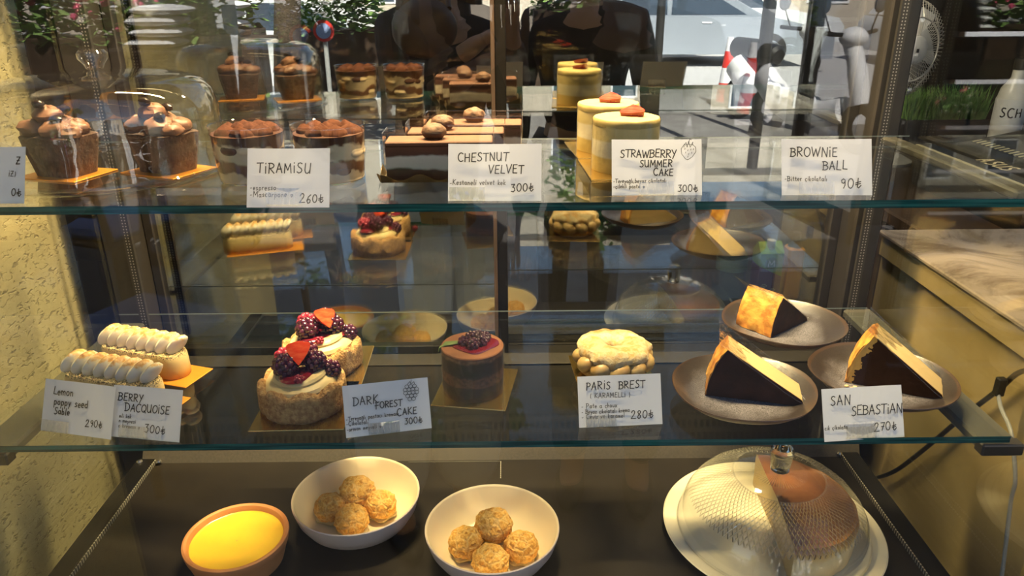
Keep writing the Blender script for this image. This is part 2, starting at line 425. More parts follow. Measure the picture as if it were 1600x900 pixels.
# LED strip inside the canopy
led = thing('led_strip', (0, 1.02, 2.135), 'warm white LED strip under the canopy of the case', 'lamp')
MB().box(-.45, -.012, -.012, .45, .012, .004, bev=.002).build('housing', 'steel', led)
t = NT('warm led'); e = t.n('Emission'); e.inputs[0].default_value = (1, .80, .50, 1); e.inputs[1].default_value = 14; t.t.links.new(e.outputs[0], t.out.inputs[0]); MT['led'] = t.m
m = MB()
for i in range(58): m.box(-.435+i*.015, -.005, -.0135, -.435+i*.015+.007, .005, -.0121)
m.build('diode_row', 'led', led, smooth=False)
ld = bpy.data.lights.new('led_light', 'AREA'); ld.shape = 'RECTANGLE'; ld.size = .86; ld.size_y = .03; ld.energy = LED_POWER; ld.spread = R(100); ld.color = (1.0, .74, .38)
lo = bpy.data.objects.new('led_light', ld); COL.objects.link(lo); lo.parent = led
lo.location = (0, .01, -.016); lo.rotation_euler = (R(4), 0, 0)

# ------------------------------------------------------------------ glass shelves
t = NT('shelf back edge'); t.bsdf((.30, .36, .33), .2); MT['backedge'] = t.m
def shelf(name, x0, x1, y0, y1, ztop, label):
    m = MB(); th = .0085
    vs = [(x, y, z) for x in (x0, x1) for y in (y0, y1) for z in (ztop-th, ztop)]
    m.add(vs, [(1, 5, 7, 3), (0, 2, 6, 4)], 0)
    m.add(vs, [(0, 4, 5, 1)], 1); m.add(vs, [(0, 1, 3, 2), (4, 6, 7, 5)], 0)
    m.add([(x0, y1, ztop-.002), (x1, y1, ztop-.002), (x1, y1, ztop), (x0, y1, ztop)], [(0, 1, 2, 3)], 2)
    o = m.build(name, ['shelf', 'edge', 'backedge'], smooth=False)
    return tag(o, label, 'shelf', 'glass shelves in the case')
shelf('glass_shelf', -.622, .576, YF, 1.072, ZT, 'upper clear glass shelf carrying the cloche, tiramisu cups and strawberry cakes')
shelf('glass_shelf', -.6234, .5766, YF, 1.102, ZM, 'lower clear glass shelf carrying the tarts, eclairs and cheesecake plates')

# ------------------------------------------------------------------ counter at the right, and what stands on it
ct = thing('counter', (0, 0, 0), 'ochre plastered service counter with brown marble top, right of the case', 'counter')
MB().box(.684, .60, 0, 1.9, 1.29, 1.036).build('counter_base', 'plaster', ct, smooth=False)
MB().box(.676, .60, 1.037, 1.9, 1.29, 1.076, bev=.004).build('moulding', 'plaster', ct)
MB().box(.672, .60, 1.0765, 1.9, 1.295, 1.084, bev=.002).build('marble_top', 'marble', ct)
bc = thing('back_counter', (0, 0, 0), 'dark counter behind the marble topped counter, under the black terminal', 'counter')
MB().box(.80, 1.31, 0, 2.6, 2.6, 1.03).build('counter_base', 'darkwood', bc, smooth=False)
MB().box(.79, 1.30, 1.031, 2.6, 2.6, 1.06, bev=.004).build('counter_top', 'darkwood', bc)
kc = thing('kitchen_counter', (0, 0, 0), 'low dark counter behind the sliding doors of the case', 'counter')
MB().box(-.6, 1.26, 0, .68, 1.75, .90).build('counter_base', 'darkroom', kc, smooth=False)
MB().box(-.6, 1.25, .90, .68, 1.75, .93, bev=.004).build('counter_top', 'darkmetal', kc)
# ------------------------------------------------------------------ food materials
def bands(name, stops, height, wob=.15, nscale=45, rough=.7, bump=.4, bscale=150, sss=0.0, grain=None, spec=.3):
    """colour by height with an uneven border"""
    t = NT(name); x = t.xyz()
    z = t.math('ADD', t.math('DIVIDE', x[2], height), t.math('MULTIPLY', t.math('SUBTRACT', t.noise(nscale, 4), .5), wob))
    c = t.ramp(z, stops)
    if grain: c = t.mix(t.ramp(t.noise(grain[0], 3), [(.45, (0, 0, 0)), (.62, (1, 1, 1))]), c, t.mix(1.0, c, grain[1], 'MULTIPLY'))
    t.bsdf(c, rough, normal=t.bump(t.noise(bscale, 5), bump, .0015), sss=sss, spec=spec); MT[name] = t.m
CHOC, COCOA, CREAM, YCREAM, SPONGE = (.045, .016, .008), (.17, .065, .028), (.80, .70, .50), (.82, .70, .40), (.66, .43, .15)
bands('sponge layers', [(0, (.58, .38, .09)), (.27, (.60, .42, .12)), (.31, (.70, .61, .39)), (.58, (.70, .61, .38)), (.62, (.58, .45, .17)), (.84, (.60, .47, .2)), (.87, (.48, .38, .15)), (1, (.48, .38, .15))], .06, .07, 30)
bands('chocolate layers', [(0, (.055, .02, .01)), (.16, (.018, .008, .005)), (.30, (.03, .013, .008)), (.34, (.16, .072, .04)), (.52, (.13, .058, .032)), (.56, (.03, .013, .008)), (.60, (.014, .007, .005)), (.84, (.026, .011, .007)), (.9, (.26, .14, .08)), (1, (.18, .085, .045))], .0615, .16, 40, grain=(220, (.4, .35, .3)))
bands('chestnut layers', [(0, (.03, .012, .007)), (.26, (.05, .02, .012)), (.32, (.62, .52, .40)), (.60, (.70, .60, .46)), (.66, (.09, .035, .02)), (.82, (.12, .045, .022)), (1, (.14, .05, .025))], .042, .30, 28)
bands('tiramisu layers', [(0, (.66, .50, .30)), (.24, (.70, .54, .33)), (.29, (.14, .06, .03)), (.46, (.20, .09, .045)), (.52, (.72, .57, .37)), (.76, (.70, .55, .35)), (.82, (.08, .03, .015)), (1, (.05, .019, .01))], .052, .75, 24, rough=.4, bump=.2)
MT['velvet'] = simple('cocoa velvet glaze', (.075, .027, .011), .75, c2=(.105, .039, .016), scale=60, bump=.2, bscale=500, bdist=.0006)
MT['cocoa'] = simple('cocoa dusted top', (.20, .082, .036), .9, c2=(.155, .06, .026), scale=80, bump=.3, bscale=900, bdist=.0005)
MT['shaving'] = simple('chocolate shavings', (.045, .015, .008), .55, c2=(.085, .03, .015), scale=90)
MT['truffle'] = simple('rough chestnut', (.045, .018, .007), .7, c2=(.11, .048, .017), scale=160, bump=.6, bscale=260)
MT['chocglaze'] = simple('chocolate loaf crumb', (.028, .012, .007), .75, c2=(.075, .032, .015), scale=60, bump=.8, bscale=130, bdist=.004)
MT['mousse'] = simple('chocolate cream', (.20, .095, .055), .5, c2=(.13, .058, .032), scale=20, bump=.15, bscale=60)
MT['chip'] = simple('dark chocolate piece', (.018, .011, .009), .25)
MT['cream'] = simple('pale vanilla cream', (.55, .43, .20), .45, c2=(.57, .46, .24), scale=30, sss=.12)
MT['ycream'] = simple('yellow cream top', (.34, .26, .085), .65, c2=(.30, .22, .07), scale=50, bump=.25, bscale=80)
t = NT('toasted meringue'); g = t.n('NewGeometry'); sp = t.n('SeparateXYZ'); t.t.links.new(g.outputs['Normal'], sp.inputs[0]); x = t.xyz()
tip = t.math('ADD', t.math('MULTIPLY', x[2], 70.0), t.math('MULTIPLY', t.noise(160, 3), 1.5))
c = t.ramp(t.math('SUBTRACT', tip, 4.10), [(0, (.88, .83, .70)), (.35, (.88, .80, .60)), (.62, (.80, .50, .17)), (1, (.42, .17, .04))])
t.bsdf(c, .5, normal=t.bump(t.noise(120, 3), .1, .001), sss=.15, sssr=(1, .8, .5)); MT['meringue'] = t.m
t = NT('lemon glaze with poppy seeds'); x = t.xyz()
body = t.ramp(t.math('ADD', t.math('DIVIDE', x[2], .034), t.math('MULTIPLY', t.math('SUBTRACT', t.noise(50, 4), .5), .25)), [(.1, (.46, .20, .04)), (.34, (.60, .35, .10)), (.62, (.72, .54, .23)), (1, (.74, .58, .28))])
dots = t.math('LESS_THAN', t.voro(560), .45)
zone = t.ramp(t.math('ADD', t.math('DIVIDE', x[2], .034), t.math('MULTIPLY', t.math('SUBTRACT', t.noise(300, 2), .5), .32)), [(.80, (0, 0, 0)), (.98, (1, 1, 1))])
t.bsdf(t.mix(t.math('MULTIPLY', dots, zone), body, (.025, .02, .02)), .38, sss=.1, coat=.15); MT['lemon'] = t.m
MT['biscuit'] = simple('tart crumb crust', (.42, .22, .075), .85, c2=(.66, .41, .16), scale=170, bump=1.0, bscale=420, bdist=.006, lo=.40, hi=.60)
t = NT('strawberry'); seed = t.math('LESS_THAN', t.voro(420), .22)
t.bsdf(t.mix(seed, t.mix(t.noise(60, 3), (.62, .035, .02), (.75, .12, .04)), (.75, .50, .15)), .28, normal=t.bump(t.voro(420), .4, .001), coat=.3, sss=.1, sssr=(1, .15, .1)); MT['strawberry'] = t.m
t = NT('cut strawberry face'); t.bsdf(t.mix(t.ramp(t.noise(70, 3, stretch=(1, 3, 1)), [(.4, (0, 0, 0)), (.7, (1, 1, 1))]), (.50, .035, .012), (.62, .10, .035)), .8, spec=.05); MT['strawcut'] = t.m
t = NT('dark strawberry skin'); t.bsdf(t.mix(t.math('LESS_THAN', t.voro(420), .2), (.20, .008, .008), (.36, .16, .05)), .3, normal=t.bump(t.voro(420), .4, .001), coat=.2); MT['strawberryripe'] = t.m
t = NT('dark cut strawberry'); t.bsdf(t.mix(t.ramp(t.noise(90, 3, stretch=(1, 3, 1)), [(.4, (0, 0, 0)), (.7, (1, 1, 1))]), (.30, .018, .012), (.44, .07, .045)), .85, spec=.03); MT['strawcutripe'] = t.m
MT['blackberry'] = simple('blackberry', (.030, .006, .016), .18, c2=(.075, .010, .03), scale=90, coat=.6)
MT['raspberry'] = simple('raspberry', (.32, .02, .05), .35, c2=(.22, .012, .035), scale=120)
t = NT('berry sauce'); t.bsdf((.13, .008, .016), .08, coat=.8); MT['sauce'] = t.m
MT['leaf'] = simple('green herb', (.10, .17, .04), .5, c2=(.22, .28, .09), scale=80)
t = NT('sugared choux'); n_ = t.ramp(t.noise(75, 6, .65), [(.40, (0, 0, 0)), (.55, (1, 1, 1))])
t.bsdf(t.mix(n_, (.60, .36, .11), t.mix(t.noise(300, 3), (.60, .46, .22), (.68, .57, .34))), .85, normal=t.bump(t.noise(150, 6), .7, .004)); MT['sugared'] = t.m
MT['bakedchoux'] = simple('baked choux', (.52, .25, .045), .6, c2=(.66, .38, .09), scale=60, bump=.6, bscale=120)
MT['piped'] = simple('piped caramel cream', (.50, .36, .15), .4, c2=(.40, .24, .08), scale=50, sss=.1)
t = NT('craquelin'); ck = t.ramp(t.voro(85, 'DISTANCE_TO_EDGE'), [(.0, (1, 1, 1)), (.16, (0, 0, 0))]); cr = t.mix(t.math('MULTIPLY', ck, t.noise(50, 2)), t.ramp(t.noise(330, 3, .7), [(.34, (.60, .26, .035)), (.52, (.80, .42, .08)), (.68, (.90, .58, .15))]), (.92, .66, .25))
t.bsdf(t.mix(t.ramp(t.noise(40, 3), [(.4, (0, 0, 0)), (.65, (1, 1, 1))]), cr, t.mix(1.0, cr, (1.25, 1.25, 1.3), 'MULTIPLY')), .8, normal=t.bump(t.math('SUBTRACT', t.noise(330, 4), t.math('MULTIPLY', ck, .8)), .55, .003)); MT['craquelin'] = t.m
t = NT('custard'); t.bsdf(t.mix(t.noise(14, 4), (.84, .50, .030), (.90, .60, .055)), .22, normal=t.bump(t.ramp(t.noise(60, 4), [(.5, (0, 0, 0)), (.8, (1, 1, 1))]), .15, .001), coat=.25, sss=.15); MT['custard'] = t.m
MT['terracotta'] = simple('terracotta', (.54, .20, .06), .6, c2=(.62, .27, .09), scale=25, bump=.1, bscale=300)
MT['ceramic'] = simple('cream glazed ceramic', (.80, .68, .45), .25, c2=(.83, .71, .48), scale=6, coat=.3)
MT['ceramicout'] = simple('blush matt ceramic', (.66, .54, .47), .4, c2=(.70, .58, .50), scale=6)
MT['whiteplate'] = simple('white porcelain', (.82, .74, .54), .2, c2=(.80, .72, .52), scale=5, coat=.3)
t = NT('speckled brown stoneware'); x = t.xyz()
rad = t.math('SQRT', t.math('ADD', t.math('MULTIPLY', x[0], x[0]), t.math('MULTIPLY', x[1], x[1])))
sp_ = t.ramp(t.noise(850, 3, .6), [(.36, (0, 0, 0)), (.62, (1, 1, 1))])
bl = t.ramp(t.math('ADD', t.math('MULTIPLY', rad, 9.0), t.math('MULTIPLY', t.noise(22, 4), .55)), [(.62, (1, 1, 1)), (.92, (0, 0, 0))])
c = t.mix(sp_, (.011, .008, .0065), t.mix(bl, (.030, .022, .018), (.21, .20, .225)))
c = t.mix(t.math('GREATER_THAN', rad, .0845), c, (.040, .023, .014))
t.bsdf(c, .35, coat=.12, normal=t.bump(t.noise(300, 3), .2, .001)); MT['stoneware'] = t.m
MT['stonewareout'] = simple('brown stoneware outside', (.10, .055, .035), .4, c2=(.16, .09, .05), scale=60)
t = NT('cheesecake cream'); t.bsdf(t.mix(t.noise(60, 5), (.50, .36, .15), (.54, .40, .19)), .6, normal=t.bump(t.noise(160, 5), .35, .0015), sss=.12); MT['cheese'] = t.m
MT['burnt'] = simple('burnt cheesecake top', (.016, .006, .003), .6, c2=(.040, .014, .006), scale=45, bump=.3, bscale=90, spec=.2)
t = NT('ragged burnt cheesecake top'); x = t.xyz()
f_ = t.math('GREATER_THAN', t.math('ADD', t.math('SUBTRACT', x[0], t.math('MULTIPLY', x[2], .30)), t.math('MULTIPLY', t.math('SUBTRACT', t.noise(70, 4), .5), .030)), .006)
t.bsdf(t.mix(f_, t.mix(t.noise(120, 4), (.50, .27, .05), (.62, .40, .11)), t.mix(t.noise(45, 4), (.016, .006, .003), (.040, .014, .006))), .6, normal=t.bump(t.noise(90, 5), .4, .002), spec=.2); MT['burntragged'] = t.m
t = NT('browned cheesecake rim'); t.bsdf(t.ramp(t.noise(38, 5, .6, dist=.6), [(.28, (.18, .055, .010)), (.45, (.40, .15, .022)), (.60, (.56, .29, .05)), (.8, (.60, .38, .09))]), .5, normal=t.bump(t.noise(90, 5), .5, .003)); MT['rim'] = t.m
t = NT('brown baked top'); t.bsdf(t.mix(t.ramp(t.noise(16, 4), [(.35, (0, 0, 0)), (.7, (1, 1, 1))]), (.13, .042, .013), (.24, .085, .028)), .45, normal=t.bump(t.noise(70, 4), .2, .002)); MT['browntop'] = t.m
t = NT('pale cake side'); x = t.xyz()
c = t.ramp(t.math('ADD', t.math('DIVIDE', x[2], .056), t.math('MULTIPLY', t.math('SUBTRACT', t.noise(30, 4), .5), .35)), [(.0, (.70, .55, .30)), (.55, (.76, .64, .38)), (.74, (.72, .45, .13)), (.9, (.45, .19, .04)), (1, (.25, .09, .02))])
t.bsdf(c, .55, normal=t.bump(t.noise(60, 5), .4, .003)); MT['cakeside'] = t.m

# ------------------------------------------------------------------ garnish builders
def drupes(m, c, r, n, rot=0.0, squash=1.0, dr=.36):
    m.sphere(c, r*.8, 10, 7, sc=(1, 1, squash))
    for i in range(n):
        z = 1 - 2*(i+.5)/n; a = i*2.39996 + rot; q = math.sqrt(max(0, 1-z*z))
        m.sphere((c[0]+r*.78*q*math.cos(a), c[1]+r*.78*q*math.sin(a), c[2]+r*.78*z*squash), r*dr, 7, 5)
def berry(parent, name, mat, c, r, n=26, squash=1.0, rot=0.0, label=None):
    m = MB(); drupes(m, c, r, n, rot, squash)
    o = m.build(name, mat, parent)
    if label: o['label'] = label
    return o
def straw_half(parent, c, L, W, rot, name='strawberry_half', k_=1.18, tone=''):
    """half strawberry, tip along local -y, cut face up (+z)"""
    m = MB(); prof = []
    N = 14; K = 7
    def wid(t):
        if t > .999: return 0
        return W*.5*math.sqrt(max(0, 1-((.2-t)/.2)**2)) if t < .2 else W*.5*(1-((t-.2)/.8)**1.5)
    vs = []; 
    for i in range(N+1):
        t = i/N; w = max(wid(t), 1e-4); y = L*(.5-t)
        for k in range(K+1):
            a = math.pi*k/K
            vs.append((w*math.cos(a), y, -W*.48*math.sin(a)*(w/(W*.5))))
    fs = [(i*(K+1)+k, i*(K+1)+k+1, (i+1)*(K+1)+k+1, (i+1)*(K+1)+k) for i in range(N) for k in range(K)]
    m.add(vs, fs, 0)
    m.add([(v[0], v[1], v[2]+.00005) for v in vs], [(i*(K+1), (i+1)*(K+1), (i+1)*(K+1)+K, i*(K+1)+K) for i in range(N)], 1)
    o = m.build(name, ['strawberry'+tone, 'strawcut'+tone], parent)
    o.location = c; o.rotation_euler = rot; o.scale = (k_, k_, k_)
    return o
def board(loc, w, d, rz, label, mat='gold', grp='gold cake boards'):
    m = MB().box(-w/2, -d/2, 0, w/2, d/2, .0014, bev=.0005)
    o = m.build('cake_board', [mat], smooth=False); o.location = loc; o.rotation_euler = (0, 0, rz)
    return tag(o, label, 'cake board', grp)
BT = .0015
def collar_round(parent, r, h, z0=0.0):
    m = MB().lathe([(r, z0), (r, z0+h)], 56); m.add([(r*1.0, 0, z0), (r*1.03, .012, z0), (r*1.03, .012, z0+h), (r, 0, z0+h)], [(0, 1, 2, 3)])
    return m.build('acetate_collar', 'acetate', parent, fix=False)

# ------------------------------------------------------------------ upper shelf: cloche with two chocolate loaves
def loaf(loc, rz, label, seed):
    b = board((loc[0], loc[1], ZT+.0042), .082, .066, rz, 'orange gold board under the %s' % ('chocolate loaf at the left under the cloche' if seed < 2 else 'chocolate loaf at the right under the cloche'), 'goldorange', 'boards under the cloche')
    o = thing('chocolate_loaf_cake', (loc[0], loc[1], ZT+.0042+BT), label, 'cake', 'loaf cakes under the cloche', rz)
    def P(u, v, z):   # rounded box flaring upward
        k = .76+.24*z
        a = 2*math.pi*u; c, s = math.cos(a), math.sin(a)
        q = (abs(c)**6+abs(s)**6)**(-1/6)
        x, y = .036*q*c*k*v, .028*q*s*k*v
        d = nz((x, y, z*.05), 60, seed)*.0022
        return (x*(1+d*20), y*(1+d*20), z*.044+d*(1 if z > .02 else 0))
    m = MB(); n = 44
    rows = [(.02, 0)] + [(1, z/10) for z in range(0, 11)] + [(.8, 1.03), (.4, 1.06), (.02, 1.07)]
    vs = [P(i/n, v, z) for v, z in rows for i in range(n)]
    m.add(vs, [(k*n+i, k*n+(i+1) % n, (k+1)*n+(i+1) % n, (k+1)*n+i) for k in range(len(rows)-1) for i in range(n)])
    m.build('loaf', 'chocglaze', o)
    rnd = random.Random(seed)
    for i, (x, y, z, r) in enumerate(((-.020, -.010, .052, .0155), (-.004, .008, .054, .016), (.018, .006, .051, .015), (.010, -.012, .052, .0155), (-.014, .012, .052, .014), (-.006, -.002, .066, .0145), (.026, -.010, .049, .012))):
        MB().sphere((x, y, z), r, 18, 12, fn=lambda d: 1+.22*nz(d, 1.9, seed+i)+.05*math.sin(9*math.atan2(d.y, d.x)+5*d.z), sc=(1.12, 1.05, .66)).build('cream_dollop', 'mousse', o)
    for i, (x, y, z) in enumerate(((-.008, -.010, .079), (.016, -.014, .064), (.006, .008, .071))):
        MB().sphere((x, y, z), .0065, 10, 7, fn=lambda d: 1+.3*nz(d, 2.5, i+seed), sc=(1.2, .9, .7)).build('chocolate_piece', 'chip', o)
    return o
loaf((-.505, .853), R(-16), 'chocolate loaf cake topped with chocolate cream, at the left under the cloche', 1.3)
loaf((-.395, .868), R(-24), 'chocolate loaf cake with chocolate cream, behind the glare at the right under the cloche', 2.6)
cl = thing('glass_cloche', (-.470, .893, ZT+.0002), 'wide clear glass cloche over two chocolate loaf cakes on the upper shelf', 'cake cover')
MB().lathe([(.001, 0), (.120, 0), (.131, .001), (.134, .003), (.131, .004), (.120, .0038), (.001, .0038)], 64).build('glass_base', 'cup', cl)
MB().lathe([(.128, .0042), (.1285, .006), (.128, .010), (.127, .050), (.1255, .075), (.121, .092), (.110, .103), (.090, .109), (.060, .1125), (.024, .1145), (.016, .1148), (.003, .115)], 72).build('dome', 'cloche', cl)
MB().lathe([(.1284, .0045), (.1305, .006), (.1284, .0085)], 72).build('rim_bead', 'cup', cl)
MB().lathe([(.004, .1155), (.009, .117), (.011, .122), (.016, .128), (.0165, .134), (.013, .138), (.002, .139)], 28).build('knob', 'cup', cl)

# ------------------------------------------------------------------ tiramisu cups
def tiramisu(loc, label, seed, rz):
    o = thing('tiramisu_cup', (*loc, ZT+.0002), label, 'dessert cup', 'tiramisu cups', rz)
    MB().lathe([(.001, .0), (.030, .0), (.0345, .002), (.0365, .012), (.0385, .04), (.0402, .062), (.0408, .0625), (.0400, .0628), (.0393, .0622)], 56).build('glass_cup', 'cup', o)
    MB().lathe([(.0398, .0616), (.0411, .0622), (.0408, .0632), (.0398, .0628)], 56).build('cup_rim', 'cup', o)
    m = MB()
    def fn(a, k, x, y, z): 
        d = 1+.012*nz((x, y, z), 120, seed); return (x*d, y*d, z)
    m.lathe([(.001, .0025), (.033, .0025)]+[(.0352+.0036*q/9, .004+.05*q/9) for q in range(10)]+[(.02, .0545), (.001, .055)], 56, fn)
    m.build('cream_and_biscuit', 'tiramisu layers', o)
    # lumps of mascarpone and soaked biscuit pressed against the glass
    rnd = random.Random(seed)
    for i in range(13):
        a = 2*math.pi*i/13+rnd.uniform(-.15, .15); z = rnd.choice((.016, .034, .036, .040))
        r = rnd.uniform(.006, .0095); R0 = .0358+.0034*z/.05-r*.28
        mm = MB().sphere((0, 0, 0), r, 12, 8, sc=(.30, 1.25, .72)); 
        for q in range(len(mm.v)):
            v = mm.v[q]; x, y = v[0]+R0, v[1]; mm.v[q] = (x*math.cos(a)-y*math.sin(a), x*math.sin(a)+y*math.cos(a), v[2]+z)
        mm.build('mascarpone_lump' if i % 3 else 'biscuit_lump', 'cream_t' if i % 3 else 'shaving', o)
    spots_ = [(.024*math.cos(2*math.pi*i/7+seed), .024*math.sin(2*math.pi*i/7+seed)) for i in range(7)]+[(.004, .003), (-.009, .004)]
    for i, (mx, my) in enumerate(spots_):
        k = rnd.uniform(.85, 1.15)
        m = MB().lathe([(.0115*k, .0), (.0112*k, .0020), (.0098*k, .0045), (.0066*k, .0072), (.0030*k, .0092), (.0004, .0104)], 20,
            lambda a, q, X, Y, z: (X*(1+.10*math.sin(5*a+i))+.25*z*math.cos(i*2.1)+mx, Y*(1+.10*math.sin(5*a+i))+.25*z*math.sin(i*2.1)+my, z*(1+.15*nz((X, Y, z), 200, i+seed))+.0540))
        m.build('cocoa_dusted_mound', 'cocoadark', o)
MT['cocoadark'] = simple('dark cocoa dust', (.040, .014, .008), .95, c2=(.075, .028, .015), scale=160, bump=.5, bscale=500, bdist=.001, spec=.1)
MT['cream_t'] = simple('mascarpone', (.74, .58, .37), .45, c2=(.70, .53, .32), scale=60)
tiramisu((-.2870, .836), 'glass tiramisu cup nearer the cloche, its rim behind the TIRAMISU card', 3, 0)
tiramisu((-.1965, .834), 'glass tiramisu cup standing right of the TIRAMISU card', 5, 1.1)

# ------------------------------------------------------------------ chestnut velvet cakes
def chestnut(cx, cy, W, D, rz, label, nut, blabel, seed):
    tr = thing('cake_tray', (cx, cy, ZT), blabel, 'cake tray', 'wavy trays under the chestnut cakes', rz)
    MB().box(-W/2-.006, -D/2-.006, 0, W/2+.006, D/2+.006, .001).build('tray_base', 'gold', tr, smooth=False)
    m = MB()
    def edge(p, q, nn):
        for i in range(nn):
            a = Vector(p).lerp(Vector(q), i/nn); b = Vector(p).lerp(Vector(q), (i+1)/nn)
            ha = .0065+.0035*math.cos(i/nn*2*math.pi*(3 if nn > 20 else 1)); hb = .0065+.0035*math.cos((i+1)/nn*2*math.pi*(3 if nn > 20 else 1))
            out = (b-a).normalized(); no = Vector((out.y, -out.x))
            for off0, off1 in ((0, .0006),):
                vs = [(a.x+no.x*off0, a.y+no.y*off0, 0), (b.x+no.x*off0, b.y+no.y*off0, 0), (b.x+no.x*(.004+off0), b.y+no.y*(.004+off0), hb), (a.x+no.x*(.004+off0), a.y+no.y*(.004+off0), ha),
                      (a.x+no.x*off1, a.y+no.y*off1, 0), (b.x+no.x*off1, b.y+no.y*off1, 0), (b.x+no.x*(.004+off1), b.y+no.y*(.004+off1), hb), (a.x+no.x*(.004+off1), a.y+no.y*(.004+off1), ha)]
                m.add(vs, [(0, 3, 2, 1), (4, 5, 6, 7)], 0); m.add(vs, [(3, 7, 6, 2)], 1)
    x, y = W/2+.006, D/2+.006
    edge((-x, -y), (x, -y), 48); edge((x, -y), (x, y), 14); edge((x, y), (-x, y), 48); edge((-x, y), (-x, -y), 14)
    m.build('wavy_edge', ['traydark', 'gold'], tr, smooth=False)
    o = thing('chestnut_velvet_cake', (cx, cy, ZT+.0012), label, 'cake', 'chestnut velvet cakes', rz)
    def P(u, v, z, top=False):
        X, Y = (u-.5)*W, (v-.5)*D
        return X, Y, z
    m = MB(); nu, nz_ = 40, 10
    per = [(-W/2+W*i/nu, -D/2) for i in range(nu)]+[(W/2, -D/2+D*i/12) for i in range(12)]+[(W/2-W*i/nu, D/2) for i in range(nu)]+[(-W/2, D/2-D*i/12) for i in range(12)]
    n = len(per); vs = []
    for k in range(nz_+1):
        z = .037*k/nz_
        for x_, y_ in per:
            d = nz((x_, y_, z), 90, seed)*.0010
            vs.append((x_*(1+d*6), y_*(1+d*12), z))
    m.add(vs, [(k*n+i, k*n+(i+1) % n, (k+1)*n+(i+1) % n, (k+1)*n+i) for k in range(nz_) for i in range(n)] + [tuple(range(n))[::-1], tuple(nz_*n+i for i in range(n))])
    m.build('cake_layers', 'chestnut layers', o)
    MB().box(-W/2-.0004, -D/2-.0004, .0371, W/2+.0004, D/2+.0004, .0425, bev=.0012).build('velvet_glaze', 'velvet', o)
    c = .0018; m = MB(); h = .0525
    q = [(-W/2-c, -D/2-c), (W/2+c, -D/2-c), (W/2+c, D/2+c), (-W/2-c, D/2+c)]
    for i in range(4):
        a, b = q[i], q[(i+1) % 4]; m.add([(*a, .0005), (*b, .0005), (*b, h), (*a, h)], [(0, 1, 2, 3)])
    m.build('acetate_collar', 'acetate', o, smooth=False, fix=False)
    m = MB()
    for i in range(4):
        a, b = q[i], q[(i+1) % 4]; m.tube([(*a, h), (*b, h)], .0005, 5)
        m.tube([(*a, .001), (*a, h)], .00035, 5)
    m.build('collar_edge', 'cup', o)
    nx, ny = nut
    MB().sphere((nx, ny, .0505), .0132, 24, 16, fn=lambda d: 1+.13*nz(d, 2.4, seed)+.04*nz(d, 8, seed), sc=(1.05, .95, .72)).build('candied_chestnut', 'truffle', o)
chestnut(-.0755, .8445, .118, .038, R(1), 'frontmost chestnut velvet cake, behind the CHESTNUT VELVET card', (-.006, 0), 'wavy gold tray under the frontmost chestnut velvet cake', 1)
chestnut(-.0600, .8990, .112, .038, R(0), 'middle one of the three chestnut velvet cakes', (-.016, .002), 'wavy gold tray under the middle chestnut velvet cake', 2)
chestnut(-.0410, .9560, .118, .040, R(-2), 'rearmost chestnut velvet cake, its chestnut farthest back', (.000, 0), 'wavy gold tray under the rearmost chestnut velvet cake', 3)

# ------------------------------------------------------------------ strawberry summer cakes
def summer(x, y, r, label, blabel, seed, berry_at, brz):
    b = board((x+.004, y-.002, ZT), .104, .108, brz, blabel)
    o = thing('strawberry_cake', (x, y, ZT+BT), label, 'cake', 'strawberry summer cakes')
    def fn(a, k, X, Y, z):
        d = 1+.014*nz((X, Y, z), 60, seed); return (X*d, Y*d, z)
    m = MB().lathe([(.001, 0), (r, 0)]+[(r, .053*q/16) for q in range(17)]+[(r*.5, .0532), (.001, .0532)], 60, fn); m.build('sponge_and_cream', 'sponge layers', o)
    m = MB().lathe([(r*1.005, .0515), (r*1.008, .055), (r*.995, .0585), (r*.97, .0597), (r*.6, .0600), (r*.25, .0603), (.001, .0602)], 60, lambda a, k, X, Y, z: (X, Y, z+.0006*nz((X, Y, 0), 70, seed))); m.build('cream_top', 'ycream', o)
    collar_round(o, r*1.025, .058)
    straw_half(o, (berry_at[0], berry_at[1], .0675), .024, .022, (R(-10), R(4), R(168)), 'strawberry_half', 1.32, 'ripe')
summer(.1385, .877, .0385, 'front strawberry summer cake, directly behind its card', 'gold board under the front strawberry summer cake', 1, (.008, .0085), R(3))
summer(.1320, .9905, .0395, 'rear strawberry summer cake, partly hidden by the front one', 'gold board under the rear strawberry summer cake', 4, (.003, .004), R(5))

